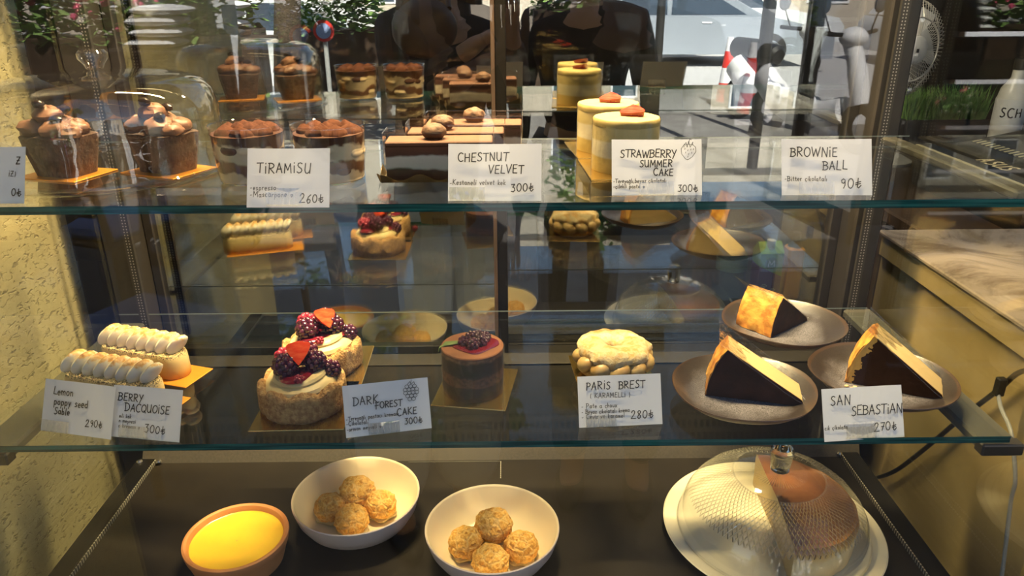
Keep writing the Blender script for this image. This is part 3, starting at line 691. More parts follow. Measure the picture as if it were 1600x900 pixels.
# ------------------------------------------------------------------ lower shelf: lemon poppy seed sables
def eclair(x, y, rz, L, label, blabel, seed):
    b = board((x+.012*math.cos(rz), y+.012*math.sin(rz), ZM), L+.014, .055, rz, blabel, 'goldorange', 'boards under the meringue eclairs')
    o = thing('lemon_eclair', (x, y, ZM+BT), label, 'pastry', 'meringue eclairs', rz)
    W = .040
    def outline(a, s):
        c, si = math.cos(a), math.sin(a)
        return ((L/2-W/2)*max(-1, min(1, c*3.2))*1.0 + W/2*c*s, W/2*si*s)
    m = MB(); n = 64; rows = [(.05, 0), (.97, 0), (1.02, .002), (1.02, .010), (1.0, .022), (.965, .030), (.88, .0335), (.6, .034), (.05, .034)]
    vs = []
    for s, z in rows:
        for i in range(n):
            a = 2*math.pi*i/n; px, py = outline(a, s)
            if s < .5: px *= .3
            d = .0006*nz((px, py, z), 90, seed); vs.append((px*(1+d*4), py*(1+d*10), z+(d if z > .02 else 0)))
    m.add(vs, [(k*n+i, k*n+(i+1) % n, (k+1)*n+(i+1) % n, (k+1)*n+i) for k in range(len(rows)-1) for i in range(n)])
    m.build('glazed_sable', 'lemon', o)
    N = 8
    for i in range(N):
        t = i/(N-1); X = -L/2+.010+(L-.020)*t
        big = 1.0 if i < N-1 else .85
        m = MB(); nu, nv = 20, 12; vs = []
        rr = .0122*big
        # a piped shell: fat in front, drawn over to the back in a curl
        for j in range(nv+1):
            th = math.pi*j/nv
            for k in range(nu):
                a = 2*math.pi*k/nu
                d = Vector((math.sin(th)*math.cos(a), math.sin(th)*math.sin(a), math.cos(th)))
                q = 1+.05*math.sin(7*a)*math.sin(th)
                px = d.x*rr*.74*q; py = d.y*rr*1.36*q; pz = d.z*rr*1.16
                lean = max(0, (pz+rr)/(2*rr)); px += .0095*lean*lean-.0035; py += .004*math.sin(lean*2)
                px += py*.22; pz += .0022*math.exp(-((px-.0045)/.0025)**2)*(lean > .4)
                vs.append((px+X, py-.001, pz+.0440))
        m.add(vs, [(j*nu+k, (j+1)*nu+k, (j+1)*nu+(k+1) % nu, j*nu+(k+1) % nu) for j in range(nv) for k in range(nu)])
        m.build('meringue_dollop', 'meringue', o)
    return o
eclair(-.4920, .9120, R(-18), .130, 'rear meringue topped lemon eclair with poppy seeds', 'orange gold board sticking out at the right end of the rear lemon eclair', 1)
eclair(-.4960, .8340, R(-17), .138, 'front meringue topped lemon eclair, behind the Lemon Poppy Seed Sable card', 'orange gold board under the front lemon eclair', 2)

# ------------------------------------------------------------------ dark forest tarts
def tart(x, y, rz, label, blabel, seed, st_rot, st_at, bw, bx):
    board((x+bx, y-.002, ZM), *bw, R(1), blabel)
    o = thing('berry_tart', (x, y, ZM+BT), label, 'tart', 'dark forest tarts', rz)
    def fn(a, k, X, Y, z):
        sc = 1+.035*abs(math.sin(4*a+seed))-.02; d = 1+.03*nz((X, Y, z), 70, seed)
        zz = z*(1+.26*abs(math.sin(4*a+seed))*(z > .02)) + (.0022*nz((X, Y, z), 130, seed)+.0014*nz((X, Y, z), 330, seed))*(z > .004); d += .012*nz((X, Y, z), 260, seed)+.010*nz((X, Y, z), 480, seed)
        return (X*sc*d, Y*sc*d, zz)
    m = MB().lathe([(.001, 0), (.049, 0), (.0515, .003), (.0522, .0065), (.0525, .010), (.0525, .0135), (.0525, .017), (.0525, .0205), (.0523, .024), (.0520, .027), (.0512, .0292), (.050, .0305), (.048, .0317), (.046, .032), (.044, .0315), (.042, .0305), (.039, .027), (.001, .027)], 180, fn)
    m.build('crumb_crust', 'biscuit', o)
    # swirl of cream, two turns
    def fs(a, k, X, Y, z):
        s = 1+.05*nz((X, Y, z), 40, seed); return (X*s, Y*s, z+.0025*math.sin(a+seed))
    m = MB().lathe([(.001, .027), (.037, .0275), (.0425, .0305), (.0435, .0350), (.041, .0395), (.0345, .0420), (.0330, .0425), (.0335, .0450), (.031, .0480), (.026, .0490), (.015, .0485), (.001, .048)], 72, fs)
    m.build('cream_swirl', 'cream', o)
    m = MB().lathe([(.001, .0490), (.018, .0498), (.026, .0502), (.030, .0485), (.0325, .0465), (.030, .0440)], 40, lambda a, k, X, Y, z: (X*(1+.22*math.sin(3*a+seed)), Y*(1+.22*math.sin(3*a+seed))+.004, z+.0008)); m.build('berry_sauce', 'sauce', o)
    berry(o, 'blackberry', 'blackberry', (-.014, -.009, .0585), .0150, 36, .95, seed)
    berry(o, 'blackberry', 'blackberry', (.019, .003, .0580), .0130, 30, 1.0, seed+1)
    berry(o, 'blackberry', 'blackberry', (.004, .022, .0600), .0140, 30, 1.0, seed+2)
    berry(o, 'blackberry', 'blackberry', (.0365, .006, .0455), .0115, 28, 1.0, seed+3)
    berry(o, 'raspberry', 'raspberry', (-.021, .015, .0580), .0125, 30, .9, seed)
    berry(o, 'raspberry', 'raspberry', (.006, -.028, .0500), .0056, 18, 1.0, seed+3)
    straw_half(o, st_at, .026, .025, st_rot)
    return o
tart(-.2555, .8160, 0, 'front berry tart topped with a strawberry half, left of the DARK FOREST CAKE card', 'gold board under the front berry tart', 0.4, (R(48), R(-4), R(6)), (.003, -.008, .0745), (.112, .116), .004)
tart(-.2545, .9200, 0, 'rear berry tart with cream, blackberries and a strawberry half', 'gold board under the rear berry tart', 1.3, (R(40), R(10), R(38)), (.012, -.006, .0730), (.110, .118), .006)
rp = MB(); drupes(rp, (0, 0, 0), .0058, 18)
rp = rp.build('raspberry', 'raspberry'); rp.location = (-.196, .800, ZM+.0068); tag(rp, 'loose red raspberry lying beside the front berry tart', 'berry')

# ------------------------------------------------------------------ chocolate cake
board((-.0425, .8560, ZM), .094, .108, R(-9), 'gold board under the round chocolate cake')
o = thing('chocolate_cake', (-.0460, .8530, ZM+BT), 'round chocolate cake with berries and a green sprig beside the DARK FOREST CAKE card', 'cake')
r = .0390
MB().lathe([(.001, 0), (r, 0)]+[(r, .0585*q/16) for q in range(17)]+[(.001, .0585)], 60, lambda a, k, X, Y, z: (X*(1+.010*nz((X, Y, z), 60, 9)), Y*(1+.010*nz((X, Y, z), 60, 9)), z)).build('cake_layers', 'chocolate layers', o)
MB().lathe([(r*1.01, .0580), (r*1.015, .0600), (r*.99, .0612), (r*.5, .0615), (.001, .0615)], 60, lambda a, k, X, Y, z: (X, Y, z+.0003*nz((X, Y, 0), 150, 2))).build('cocoa_top', 'cocoa', o)
collar_round(o, r*1.03, .0605)
MB().lathe([(.0255, .0616), (.0248, .0628), (.018, .0636), (.001, .0640)], 40, lambda a, k, X, Y, z: (X*(1+.2*math.sin(2*a+.7))+.005, Y*(.92+.12*math.sin(3*a))-.001, z)).build('berry_sauce', 'sauce', o)
for x, y, z, rr in ((.000, .006, .0690, .0090), (.012, -.002, .0680, .0082), (.016, .009, .0680, .0076), (.002, -.010, .0675, .0085), (-.010, -.001, .0670, .0075), (.007, .015, .0675, .0072)):
    berry(o, 'blackberry', 'blackberry', (x, y, z), rr, 24, .85, x*900)
m = MB()
for i in range(5):
    y = -.004+i*.0022; m.tube([(-.008, y*.3+.001, .0650), (-.020, y*.7, .0645), (-.034, y, .0630), (-.041, y*1.2, .0600-.001*i), (-.0425, y*1.3, .0540-.001*i)], [.0010, .0011, .0012, .001, .0005], 6)
m.build('herb_sprig', 'leaf', o)

# ------------------------------------------------------------------ Paris-Brest
board((.1390, .8930, ZM), .104, .104, R(4), 'gold board under the sugared ring pastry')
o = thing('cream_ring_pastry', (.1395, .8900, ZM+BT), 'sugar dusted choux ring filled with piped cream, behind the PARIS BREST card', 'pastry')
def torus(Rm, r, zc, sz, amp, seed, n=64, m_=18, freq=45):
    mb = MB(); vs = []
    for i in range(n):
        a = 2*math.pi*i/n
        for j in range(m_):
            b = 2*math.pi*j/m_
            x, y, z = (Rm+r*math.cos(b))*math.cos(a), (Rm+r*math.cos(b))*math.sin(a), r*sz*math.sin(b)
            d = 1+amp*nz((x, y, z), freq, seed)+amp*.5*nz((x, y, z), freq*3, seed)
            q = Rm+r*math.cos(b)*d
            vs.append((q*math.cos(a), q*math.sin(a), zc+r*sz*math.sin(b)*d))
    mb.add(vs, [(i*m_+j, ((i+1) % n)*m_+j, ((i+1) % n)*m_+(j+1) % m_, i*m_+(j+1) % m_) for i in range(n) for j in range(m_)])
    return mb
torus(.0275, .0185, .0118, .62, .15, 3).build('lower_choux_ring', 'bakedchoux', o)
torus(.0275, .0198, .0365, .66, .32, 8, freq=40).build('upper_choux_ring', 'sugared', o)
for i in range(11):
    a = 2*math.pi*i/11
    m = MB(); pts = []; rr = []
    for k in range(13):
        t = k/12; b = a+.62*t-.1; q = .030+.0145*math.sin(math.pi*t); pts.append((q*math.cos(b), q*math.sin(b), .0165+.014*t)); rr.append(.0098*(.6+.5*math.sin(math.pi*min(1, t+.1))))
    m.tube(pts, rr, 14); m.build('piped_cream', 'piped', o)

# ------------------------------------------------------------------ San Sebastian slices on stoneware plates
def stone_plate(x, y, label, seed, ov=1.0, rz=0):
    def fn(a, k, X, Y, z):
        d = 1+.018*math.sin(2*a+seed)+.008*math.sin(5*a+seed*2); return (X*d*ov, Y*d, z*(1+.05*math.sin(3*a+seed)))
    o = thing('stoneware_plate', (x, y, ZM+.0002), label, 'plate', 'brown stoneware plates', rz)
    MB().lathe([(.001, .0065), (.050, .0065), (.062, .0075), (.074, .0120), (.083, .0185), (.0865, .0205), (.0872, .0212), (.0876, .0205)], 80, fn).build('plate_face', 'stoneware', o)
    MB().lathe([(.0876, .0205), (.0860, .0180), (.076, .0095), (.062, .0030), (.052, .0005), (.048, .0), (.001, .0)], 80, fn).build('plate_back', 'stonewareout', o)
    return o
def slice_cake(x, y, rz, L, ang, D, label, seed, film=True, skin='burnt'):
    """slice laid on one cut face: burnt top faces front (-y), rim at -x, tip at +x, upper cut face slopes like a roof"""
    z0 = ZM+.0075
    o = thing('cheesecake_slice', (x, y, z0), label, 'cake slice', 'burnt cheesecake slices', rz)
    A = R(ang); n = 12
    def poly(r0, pad=0.0):
        pts = [(L-.006, 0.0)] if False else []
        arc_ = [(L-r0*math.cos(A*i/n), r0*math.sin(A*i/n)) for i in range(n+1)]
        return [(L, 0)]+arc_+[(L-.004, .0075)]
    sk = .0022
    m = MB(); P = poly(L-sk)
    nd = 10; N = len(P); vs = []
    for k in range(nd+1):
        y_ = sk+(D-sk)*k/nd
        for a, b in P:
            d = .0009*nz((a, y_, b), 120, seed)
            vs.append((a+d, y_, b*(1+d*8)))
    m.add(vs, [(k*N+i, k*N+(i+1) % N, (k+1)*N+(i+1) % N, (k+1)*N+i) for k in range(nd) for i in range(N)]+[tuple(range(N))[::-1], tuple(nd*N+i for i in range(N))])
    m.build('cheesecake', 'cheese', o)
    m = MB(); Q = poly(L-.001); vs = []
    for y_ in (0, sk):
        for i, (a, b) in enumerate(Q):
            d = .0006*nz((a, y_, b), 90, seed+3); vs.append((a, y_+d*(y_ == 0), b))
    M_ = len(Q)
    # finer front face so that the burnt skin can be uneven
    m.add(vs, [tuple(range(M_))[::-1], tuple(M_+i for i in range(M_))]+[(i, (i+1) % M_, M_+(i+1) % M_, M_+i) for i in range(M_)])
    m.build('burnt_top', skin, o, smooth=False)
    # browned rim: curved slab with a ragged border
    m = MB(); nd = 14; vs = []
    for i in range(n+1):
        a = A*i/n
        for k in range(nd+1):
            y_ = .0002+D*k/nd
            d = .0022*nz((i*.01, y_, 0), 70, seed)+.0012*nz((i*.02, y_, 1), 190, seed)
            r_ = L+d
            vs.append((L-r_*math.cos(a), y_, r_*math.sin(a)))
    K = nd+1
    for i in range(n+1):
        a = A*i/n
        for k in range(nd+1):
            r_ = L-.004; vs.append((L-r_*math.cos(a), .0002+D*k/nd, r_*math.sin(a)))
    off = (n+1)*K
    fs = [(i*K+k, i*K+k+1, (i+1)*K+k+1, (i+1)*K+k) for i in range(n) for k in range(nd)]
    fs += [(off+i*K+k, off+(i+1)*K+k, off+(i+1)*K+k+1, off+i*K+k+1) for i in range(n) for k in range(nd)]
    fs += [(n*K+k, n*K+k+1, off+n*K+k+1, off+n*K+k) for k in range(nd)]+[(k+1, k, off+k, off+k+1) for k in range(nd)]
    fs += [(i*K, (i+1)*K, off+(i+1)*K, off+i*K) for i in range(n)]+[((i+1)*K+nd, i*K+nd, off+i*K+nd, off+(i+1)*K+nd) for i in range(n)]
    m.add(vs, fs); m.build('browned_rim', 'rim', o)
    if film:
        # clear film laid on the sloping cut face and crumpled at the tip
        def F(u, v):
            s = -.012+(L+.014)*u; yy = -.003+(D+.020)*v
            c, si = math.cos(A), math.sin(A)
            X = L - (L-s)*c; Z = (L-s)*si+.0012
            e = max(0, u-.86)
            X += e*.03*nz((u*9, v*6, 0), 1.5, seed); Z = max(Z, .002)+e*(.016*abs(nz((u*7, v*8, 2), 1.5, seed))+.01)
            Z += .0006*nz((u*6, v*6, 0), 1, seed)+.004*max(0, v-.75)/.25
            return (X, yy, Z)
        m = MB().grid(36, 16, F); f_ = m.build('wrapping_film', 'film', o, fix=False)
        m = MB()
        for v in (0, 1): m.tube([F(i/36, v) for i in range(37)], .0003, 5)
        m.tube([F(0, j/16) for j in range(17)], .0003, 5); m.tube([F(1, j/16) for j in range(17)], .0004, 5)
        m.build('film_edge', 'cup', o)
    return o
stone_plate(.2925, .8190, 'speckled brown plate at the left front, beside the PARIS BREST card', .4)
stone_plate(.4080, 1.0120, 'speckled brown plate at the back of the lower shelf, in the right corner', 1.9)
stone_plate(.4770, .8450, 'speckled brown plate behind the SAN SEBASTIAN card', 3.1)
slice_cake(.2455, .8180, R(-15), .1170, 34, .043, 'cheesecake slice on the left front plate, dark burnt top towards the viewer', 1)
slice_cake(.3800, .9790, R(38), .0960, 37, .060, 'cheesecake slice on the rear plate, orange browned rim towards the viewer', 5)
slice_cake(.4330, .8480, R(-27), .1130, 38, .048, 'cheesecake slice wrapped in film on the plate behind the SAN SEBASTIAN card', 8, skin='burntragged')
for x, y in ((.4300, .8360), (.4345, .8300), (.4395, .8330)):
    c = MB().sphere((0, 0, 0), .0022, 8, 6, sc=(1.3, 1, .6)).build('cake_crumb', 'cheese'); c.location = (x, y, ZM+.0084); tag(c, 'tiny yellow crumb beside the wrapped cheesecake slice on the right plate', 'crumb', 'cheesecake crumbs')

# ------------------------------------------------------------------ deck: custard ramekin and choux bowls
o = thing('custard_ramekin', (-.3660, .8080, ZD+.0002), 'terracotta ramekin filled with yellow custard on the black deck', 'dessert bowl')
MB().lathe([(.001, .0), (.054, .0), (.0575, .002), (.0600, .010), (.0650, .027), (.0655, .0285), (.0665, .030), (.0685, .039), (.0680, .0415), (.0655, .0425), (.0625, .0415), (.0610, .039), (.0595, .030), (.055, .006), (.001, .005)], 80).build('terracotta_dish', 'terracotta', o)
MB().lathe([(.0600, .0345), (.0590, .0338), (.056, .0334), (.03, .0332), (.001, .0332)], 72, lambda a, k, X, Y, z: (X, Y, z+.0003*nz((X, Y, 0), 60))).build('custard', 'custard', o)
def bowl(x, y, label):
    o = thing('dessert_bowl', (x, y, ZD+.0002), label, 'bowl', 'cream bowls with choux buns')
    MB().lathe([(.001, .0060), (.050, .0060), (.060, .0085), (.072, .0175), (.0815, .032), (.0862, .0480), (.0872, .0500), (.0886, .0512)], 84).build('bowl_inside', 'ceramic', o)
    MB().lathe([(.0886, .0512), (.0898, .0500), (.0895, .0475), (.0850, .031), (.0755, .0150), (.062, .0045), (.051, .0005), (.049, .0), (.001, .0)], 84).build('bowl_outside', 'ceramicout', o)
    return o
bowl(-.2190, .8840, 'cream bowl of four choux buns, left, beside the custard ramekin')
bowl(-.0240, .8120, 'cream bowl of four choux buns, nearer the front, in the middle of the deck')
def choux(x, y, z, r, seed, label, grp):
    o = thing('choux_bun', (x, y, z), label, 'choux bun', grp, seed*1.3)
    def f(d):
        c = nz(d, 3.2, seed); e = nz(d, 9, seed+4)
        crack = max(0, .10-abs(nz(d, 2.6, seed+9)))*1.0
        return 1+.11*c+.045*e-crack*1.3
    MB().sphere((0, 0, r*.80), r, 40, 26, fn=f, sc=(1, 1, .86)).build('craquelin_shell', 'craquelin', o)
    MB().lathe([(.001, .0002), (r*.62, .0006), (r*.86, .003), (r*.90, .0062), (r*.7, .009)], 24, lambda a, k, X, Y, zz: (X*(1+.12*math.sin(5*a+seed)), Y*(1+.12*math.sin(5*a+seed)), zz)).build('cream_filling', 'cream', o)
zb = ZD+.0064
for i, (x, y, dz, r, w) in enumerate(((-.2235, .9080, .007, .0262, 'bun at the rear'), (-.2590, .8855, 0, .0232, 'left bun'), (-.1870, .8910, 0, .0232, 'right bun'), (-.2220, .8570, 0, .0240, 'front bun'))):
    choux(x, y, zb+dz, r, i+1, 'crackled choux %s in the bowl beside the custard ramekin' % w, 'choux buns in the left bowl')
for i, (x, y, dz, r, w) in enumerate(((-.0225, .8320, .007, .0262, 'bun at the rear'), (-.0600, .8090, 0, .0238, 'left bun'), (.0150, .8000, 0, .0232, 'right bun'), (-.0260, .7720, 0, .0245, 'front bun'))):
    choux(x, y, zb+dz, r, i+6, 'crackled choux %s in the bowl at the middle of the deck' % w, 'choux buns in the middle bowl')

# ------------------------------------------------------------------ deck: domed cheesecake
PX, PY = .3660, .8480
o = thing('serving_plate', (PX, PY, ZD+.0002), 'wide white plate under the ribbed glass dome', 'plate')
MB().lathe([(.001, .0), (.088, .0), (.100, .002), (.125, .009), (.147, .0155), (.149, .0172), (.1475, .0185), (.130, .0135), (.124, .0125), (.110, .0105), (.001, .0100)], 96).build('plate_body', 'whiteplate', o)
o = thing('whole_cheesecake', (PX+.002, PY-.002, ZD+.0105), 'half eaten burnt cheesecake under the ribbed glass dome', 'cake')
a0, a1 = R(-97), R(88); rc = .104
def fcs(a, k, X, Y, z):
    d = 1+.02*nz((X, Y, z), 30, 4); return (X*d, Y*d, z+(.002*nz((X, Y, 0), 35, 2) if z > .03 else 0))
prof = [(.0005, 0), (rc*.98, 0), (rc, .004), (rc*1.0, .03), (rc*1.01, .046), (rc*.985, .054), (rc*.94, .0560), (rc*.9, .0545), (rc*.5, .0535), (.0005, .0535)]
m = MB().lathe(prof, 56, fcs, a0=a0, a1=a1); m.mi = [1 if f[0] // 57 >= 6 else 0 for f in m.f]
m.build('baked_cake', ['cakeside', 'browntop'], o)
for a in (a0, a1):
    c, s = math.cos(a), math.sin(a)
    m = MB(); pts = [fcs(a, k, r_*c, r_*s, z) for k, (r_, z) in enumerate(prof)]
    m.add(pts, [tuple(range(len(pts)))]); m.build('cut_face', 'cheese', o, smooth=False)
o = thing('glass_dome', (PX, PY, ZD+.0140), 'ribbed glass dome with a knob covering the half eaten cheesecake', 'cake cover')
MB().lathe([(.1285, .0), (.1292, .0015), (.1282, .004), (.1272, .010), (.1250, .022), (.1205, .036), (.1130, .050), (.1020, .063), (.0880, .074), (.0720, .0825), (.0610, .0870), (.0600, .0873), (.0590, .0876), (.045, .0905), (.030, .0925), (.016, .0935), (.003, .0938)], 128).build('dome_shell', 'ribbed', o)
MB().lathe([(.1278, -.0003), (.1302, .0008), (.1300, .0030), (.1278, .0036)], 96).build('rim_bead', 'cup', o)
MB().lathe([(.001, .0945), (.010, .0945), (.0125, .097), (.0130, .103), (.0150, .122), (.0152, .128), (.0130, .1315), (.006, .1325), (.001, .1326)], 32).build('knob', 'solidglass', o)
# ------------------------------------------------------------------ handwriting: a small stroke alphabet (cap height 1)
def arc(cx, cy, rx, ry, a0, a1, n=9):
    return [(cx+rx*math.cos(R(a0+(a1-a0)*i/n)), cy+ry*math.sin(R(a0+(a1-a0)*i/n))) for i in range(n+1)]
G = {
 'A': (.66, [[(.02, 0), (.30, 1), (.60, -.02)], [(.12, .36), (.54, .38)]]),
 'B': (.62, [[(.06, 1), (.05, 0)], [(-.06, .96)]+arc(.18, .76, .34, .22, 85, -80)+[(.1, .52)]+arc(.2, .27, .38, .28, 80, -90)+[(-.04, 0)]]),
 'C': (.64, [arc(.36, .5, .34, .52, 50, 310, 14)]),
 'D': (.66, [[(.07, .95), (.06, .02)], [(-.08, 1.0)]+arc(.12, .5, .5, .5, 80, -85, 12)+[(-.02, 0)]]),
 'E': (.56, [[(.5, 1), (.06, .98), (.05, .02), (.52, 0)], [(.05, .52), (.42, .54)]]),
 'F': (.54, [[(.55, 1), (-.02, .97)], [(.10, .97), (.08, -.04)], [(-.1, .48), (.42, .52)]]),
 'H': (.64, [[(.05, 1), (.04, 0)], [(.56, 1), (.57, 0)], [(.04, .5), (.57, .53)]]),
 'I': (.22, [[(.1, .72), (.1, 0)], [(.1, .98), (.11, 1.05)]]),
 'K': (.56, [[(.06, 1), (.05, 0)], [(.5, .95), (.08, .48), (.54, 0)]]),
 'L': (.52, [[(.08, 1), (.05, .03), (.5, 0)]]),
 'M': (.80, [[(.03, 0), (.09, 1), (.38, .3), (.66, 1), (.74, 0)]]),
 'N': (.66, [[(.05, 0), (.06, 1), (.56, 0), (.58, 1)]]),
 'O': (.70, [arc(.34, .5, .32, .5, 95, 460, 16)]),
 'P': (.56, [[(.06, 1), (.05, -.02)], [(-.05, .96)]+arc(.16, .72, .34, .27, 85, -95)]),
 'Q': (.72, [arc(.34, .5, .32, .5, 95, 460, 16), [(.42, .2), (.68, -.1)]]),
 'R': (.60, [[(.06, 1), (.05, 0)], [(-.04, .97)]+arc(.16, .74, .34, .25, 85, -95)+[(.56, 0)]]),
 'S': (.56, [[(.5, .92), (.34, 1.02), (.14, .95), (.08, .76), (.2, .58), (.42, .44), (.5, .24), (.38, .04), (.18, -.02), (.0, .1)]]),
 'T': (.62, [[(-.02, .98), (.64, 1.0)], [(.32, .98), (.30, 0)]]),
 'U': (.62, [[(.05, 1), (.05, .3), (.14, .06), (.3, 0), (.46, .1), (.54, .34)], [(.56, 1), (.55, 0)]]),
 'V': (.60, [[(.0, 1), (.27, 0), (.6, 1.02)]]),
 'W': (.90, [[(.0, 1), (.2, 0), (.44, .8), (.64, 0), (.9, 1)]]),
 'Y': (.58, [[(.02, 1), (.28, .5)], [(.58, 1), (.12, -.15)]]),
 'Z': (.56, [[(.04, 1), (.52, 1), (.03, 0), (.54, .02)], [(.12, .5), (.44, .52)]]),
 'a': (.46, [arc(.2, .26, .18, .26, 60, 400, 10), [(.38, .52), (.38, .06), (.46, 0)]]),
 'b': (.44, [[(.05, 1), (.05, 0)], arc(.2, .26, .18, .26, 150, -170, 10)]),
 'c': (.38, [arc(.22, .26, .19, .27, 50, 310, 9)]),
 'd': (.46, [arc(.2, .26, .18, .26, 40, 340, 10), [(.39, 1), (.38, 0)]]),
 'e': (.40, [[(.04, .26), (.36, .3)]+arc(.2, .26, .17, .27, 15, 310, 10)]),
 'g': (.42, [arc(.2, .26, .18, .26, 40, 340, 10), [(.38, .5), (.37, -.25), (.2, -.4), (.04, -.28)]]),
 'h': (.42, [[(.05, 1), (.05, 0)], [(.05, .3), (.2, .5), (.34, .4), (.35, 0)]]),
 'i': (.16, [[(.07, .5), (.07, 0)], [(.07, .74), (.08, .8)]]),
 'k': (.40, [[(.05, 1), (.05, 0)], [(.34, .5), (.06, .22), (.36, 0)]]),
 'l': (.18, [[(.08, 1), (.07, .05), (.14, 0)]]),
 'm': (.62, [[(.04, .5), (.04, 0)], [(.04, .3), (.16, .5), (.28, .4), (.29, 0)], [(.29, .3), (.42, .5), (.54, .4), (.55, 0)]]),
 'n': (.42, [[(.05, .5), (.05, 0)], [(.05, .3), (.2, .5), (.34, .4), (.35, 0)]]),
 'o': (.42, [arc(.2, .26, .18, .26, 90, 450, 11)]),
 'p': (.44, [[(.05, .52), (.04, -.4)], arc(.2, .26, .18, .26, 150, -170, 10)]),
 'r': (.32, [[(.05, .5), (.05, 0)], [(.05, .3), (.16, .48), (.3, .5)]]),
 's': (.36, [[(.32, .46), (.18, .54), (.06, .42), (.16, .28), (.3, .18), (.24, .02), (.03, .04)]]),
 't': (.34, [[(.15, .85), (.14, .1), (.26, 0)], [(.0, .54), (.3, .56)]]),
 'u': (.42, [[(.05, .5), (.06, .12), (.2, 0), (.34, .14)], [(.36, .5), (.36, 0)]]),
 'v': (.38, [[(.02, .5), (.17, 0), (.36, .52)]]),
 'x': (.38, [[(.02, .5), (.36, 0)], [(.36, .5), (.02, 0)]]),
 'y': (.40, [[(.04, .5), (.2, .06)], [(.38, .5), (.08, -.38)]]),
 'z': (.38, [[(.04, .5), (.34, .5), (.03, 0), (.36, 0)]]),
 '0': (.60, [arc(.28, .5, .26, .48, 95, 455, 15)]),
 '2': (.60, [[(.06, .74), (.16, .96), (.36, 1.0), (.48, .82), (.4, .56), (.02, .0), (.6, .03)]]),
 '3': (.56, [[(.04, .96), (.46, 1.0), (.22, .6), (.44, .5), (.48, .22), (.3, 0), (.02, .06)]]),
 '6': (.56, [[(.46, 1), (.2, .76), (.06, .3), (.2, .0), (.42, .08), (.46, .34), (.28, .48), (.1, .34)]]),
 '7': (.54, [[(.02, .96), (.52, 1), (.2, 0)], [(.1, .48), (.46, .52)]]),
 '8': (.56, [[(.46, .9), (.26, 1), (.1, .84), (.2, .62), (.44, .36), (.4, .08), (.22, 0), (.08, .18), (.2, .46), (.44, .72), (.46, .9)]]),
 '9': (.56, [[(.46, .84), (.28, 1), (.08, .84), (.12, .58), (.3, .52), (.46, .74), (.44, .3), (.3, 0)]]),
 '$': (.60, [[(.22, 1.0), (.2, .1), (.34, 0), (.56, .28)], [(.0, .5), (.5, .66)], [(.0, .32), (.5, .46)]]),   # lira sign
 '-': (.36, [[(.02, .3), (.28, .32)]]), ',': (.2, [[(.1, .06), (.04, -.14)]]), '.': (.2, [[(.06, .0), (.1, .04)]]),
 '(': (.3, [arc(.34, .4, .26, .6, 130, 230, 6)]), ')': (.3, [arc(-.06, .4, .26, .6, 50, -50, 6)]),
 '*': (.5, [[(.22, 0), (.04, .3), (.08, .46), (.22, .36), (.36, .46), (.4, .3), (.22, 0)]]),                 # heart
}
for a, b in (('ç', 'c'), ('Ç', 'C')): G[a] = (G[b][0], G[b][1] + [[(.2 if b == 'c' else .34, -.04), (.26 if b == 'c' else .4, -.2)]])
G['ı'] = (.16, [[(.07, .5), (.07, 0)]])
G['ğ'] = (G['g'][0], G['g'][1] + [arc(.2, .78, .12, .1, 200, 340, 4)])
G['ş'] = (G['s'][0], G['s'][1] + [[(.18, 0), (.2, -.18)]])
G['İ'] = G['I']

def ribbons(m, lines, w, z):
    for pl in lines:
        for i in range(len(pl)-1):
            a = Vector(pl[i]); b = Vector(pl[i+1]); d = b - a
            if d.length < 1e-7: continue
            d.normalize(); n = Vector((-d.y, d.x))*w*.5; e = d*w*.35
            q = [a-e-n, b+e-n, b+e+n, a-e+n]
            m.add([(p.x, p.y, z) for p in q], [(0, 1, 2, 3)])
def write(m, text, x, y, h, w, z=.0006, slope=0.0, gap=.16, rnd=None):
    rnd = rnd or random.Random(len(text)*7+int(x*1e4))
    cx = x
    for ch in text:
        if ch == ' ': cx += h*.5; continue
        wd, pls = G[ch]
        k = h*(1+rnd.uniform(-.06, .06)); dy = rnd.uniform(-.05, .05)*h; sl = .05+rnd.uniform(-.05, .05)
        out = [[(cx+k*(px+sl*py), y+dy+k*py+slope*(cx-x)) for px, py in pl] for pl in pls]
        ribbons(m, out, w, z)
        cx += k*(wd+gap)
    return cx

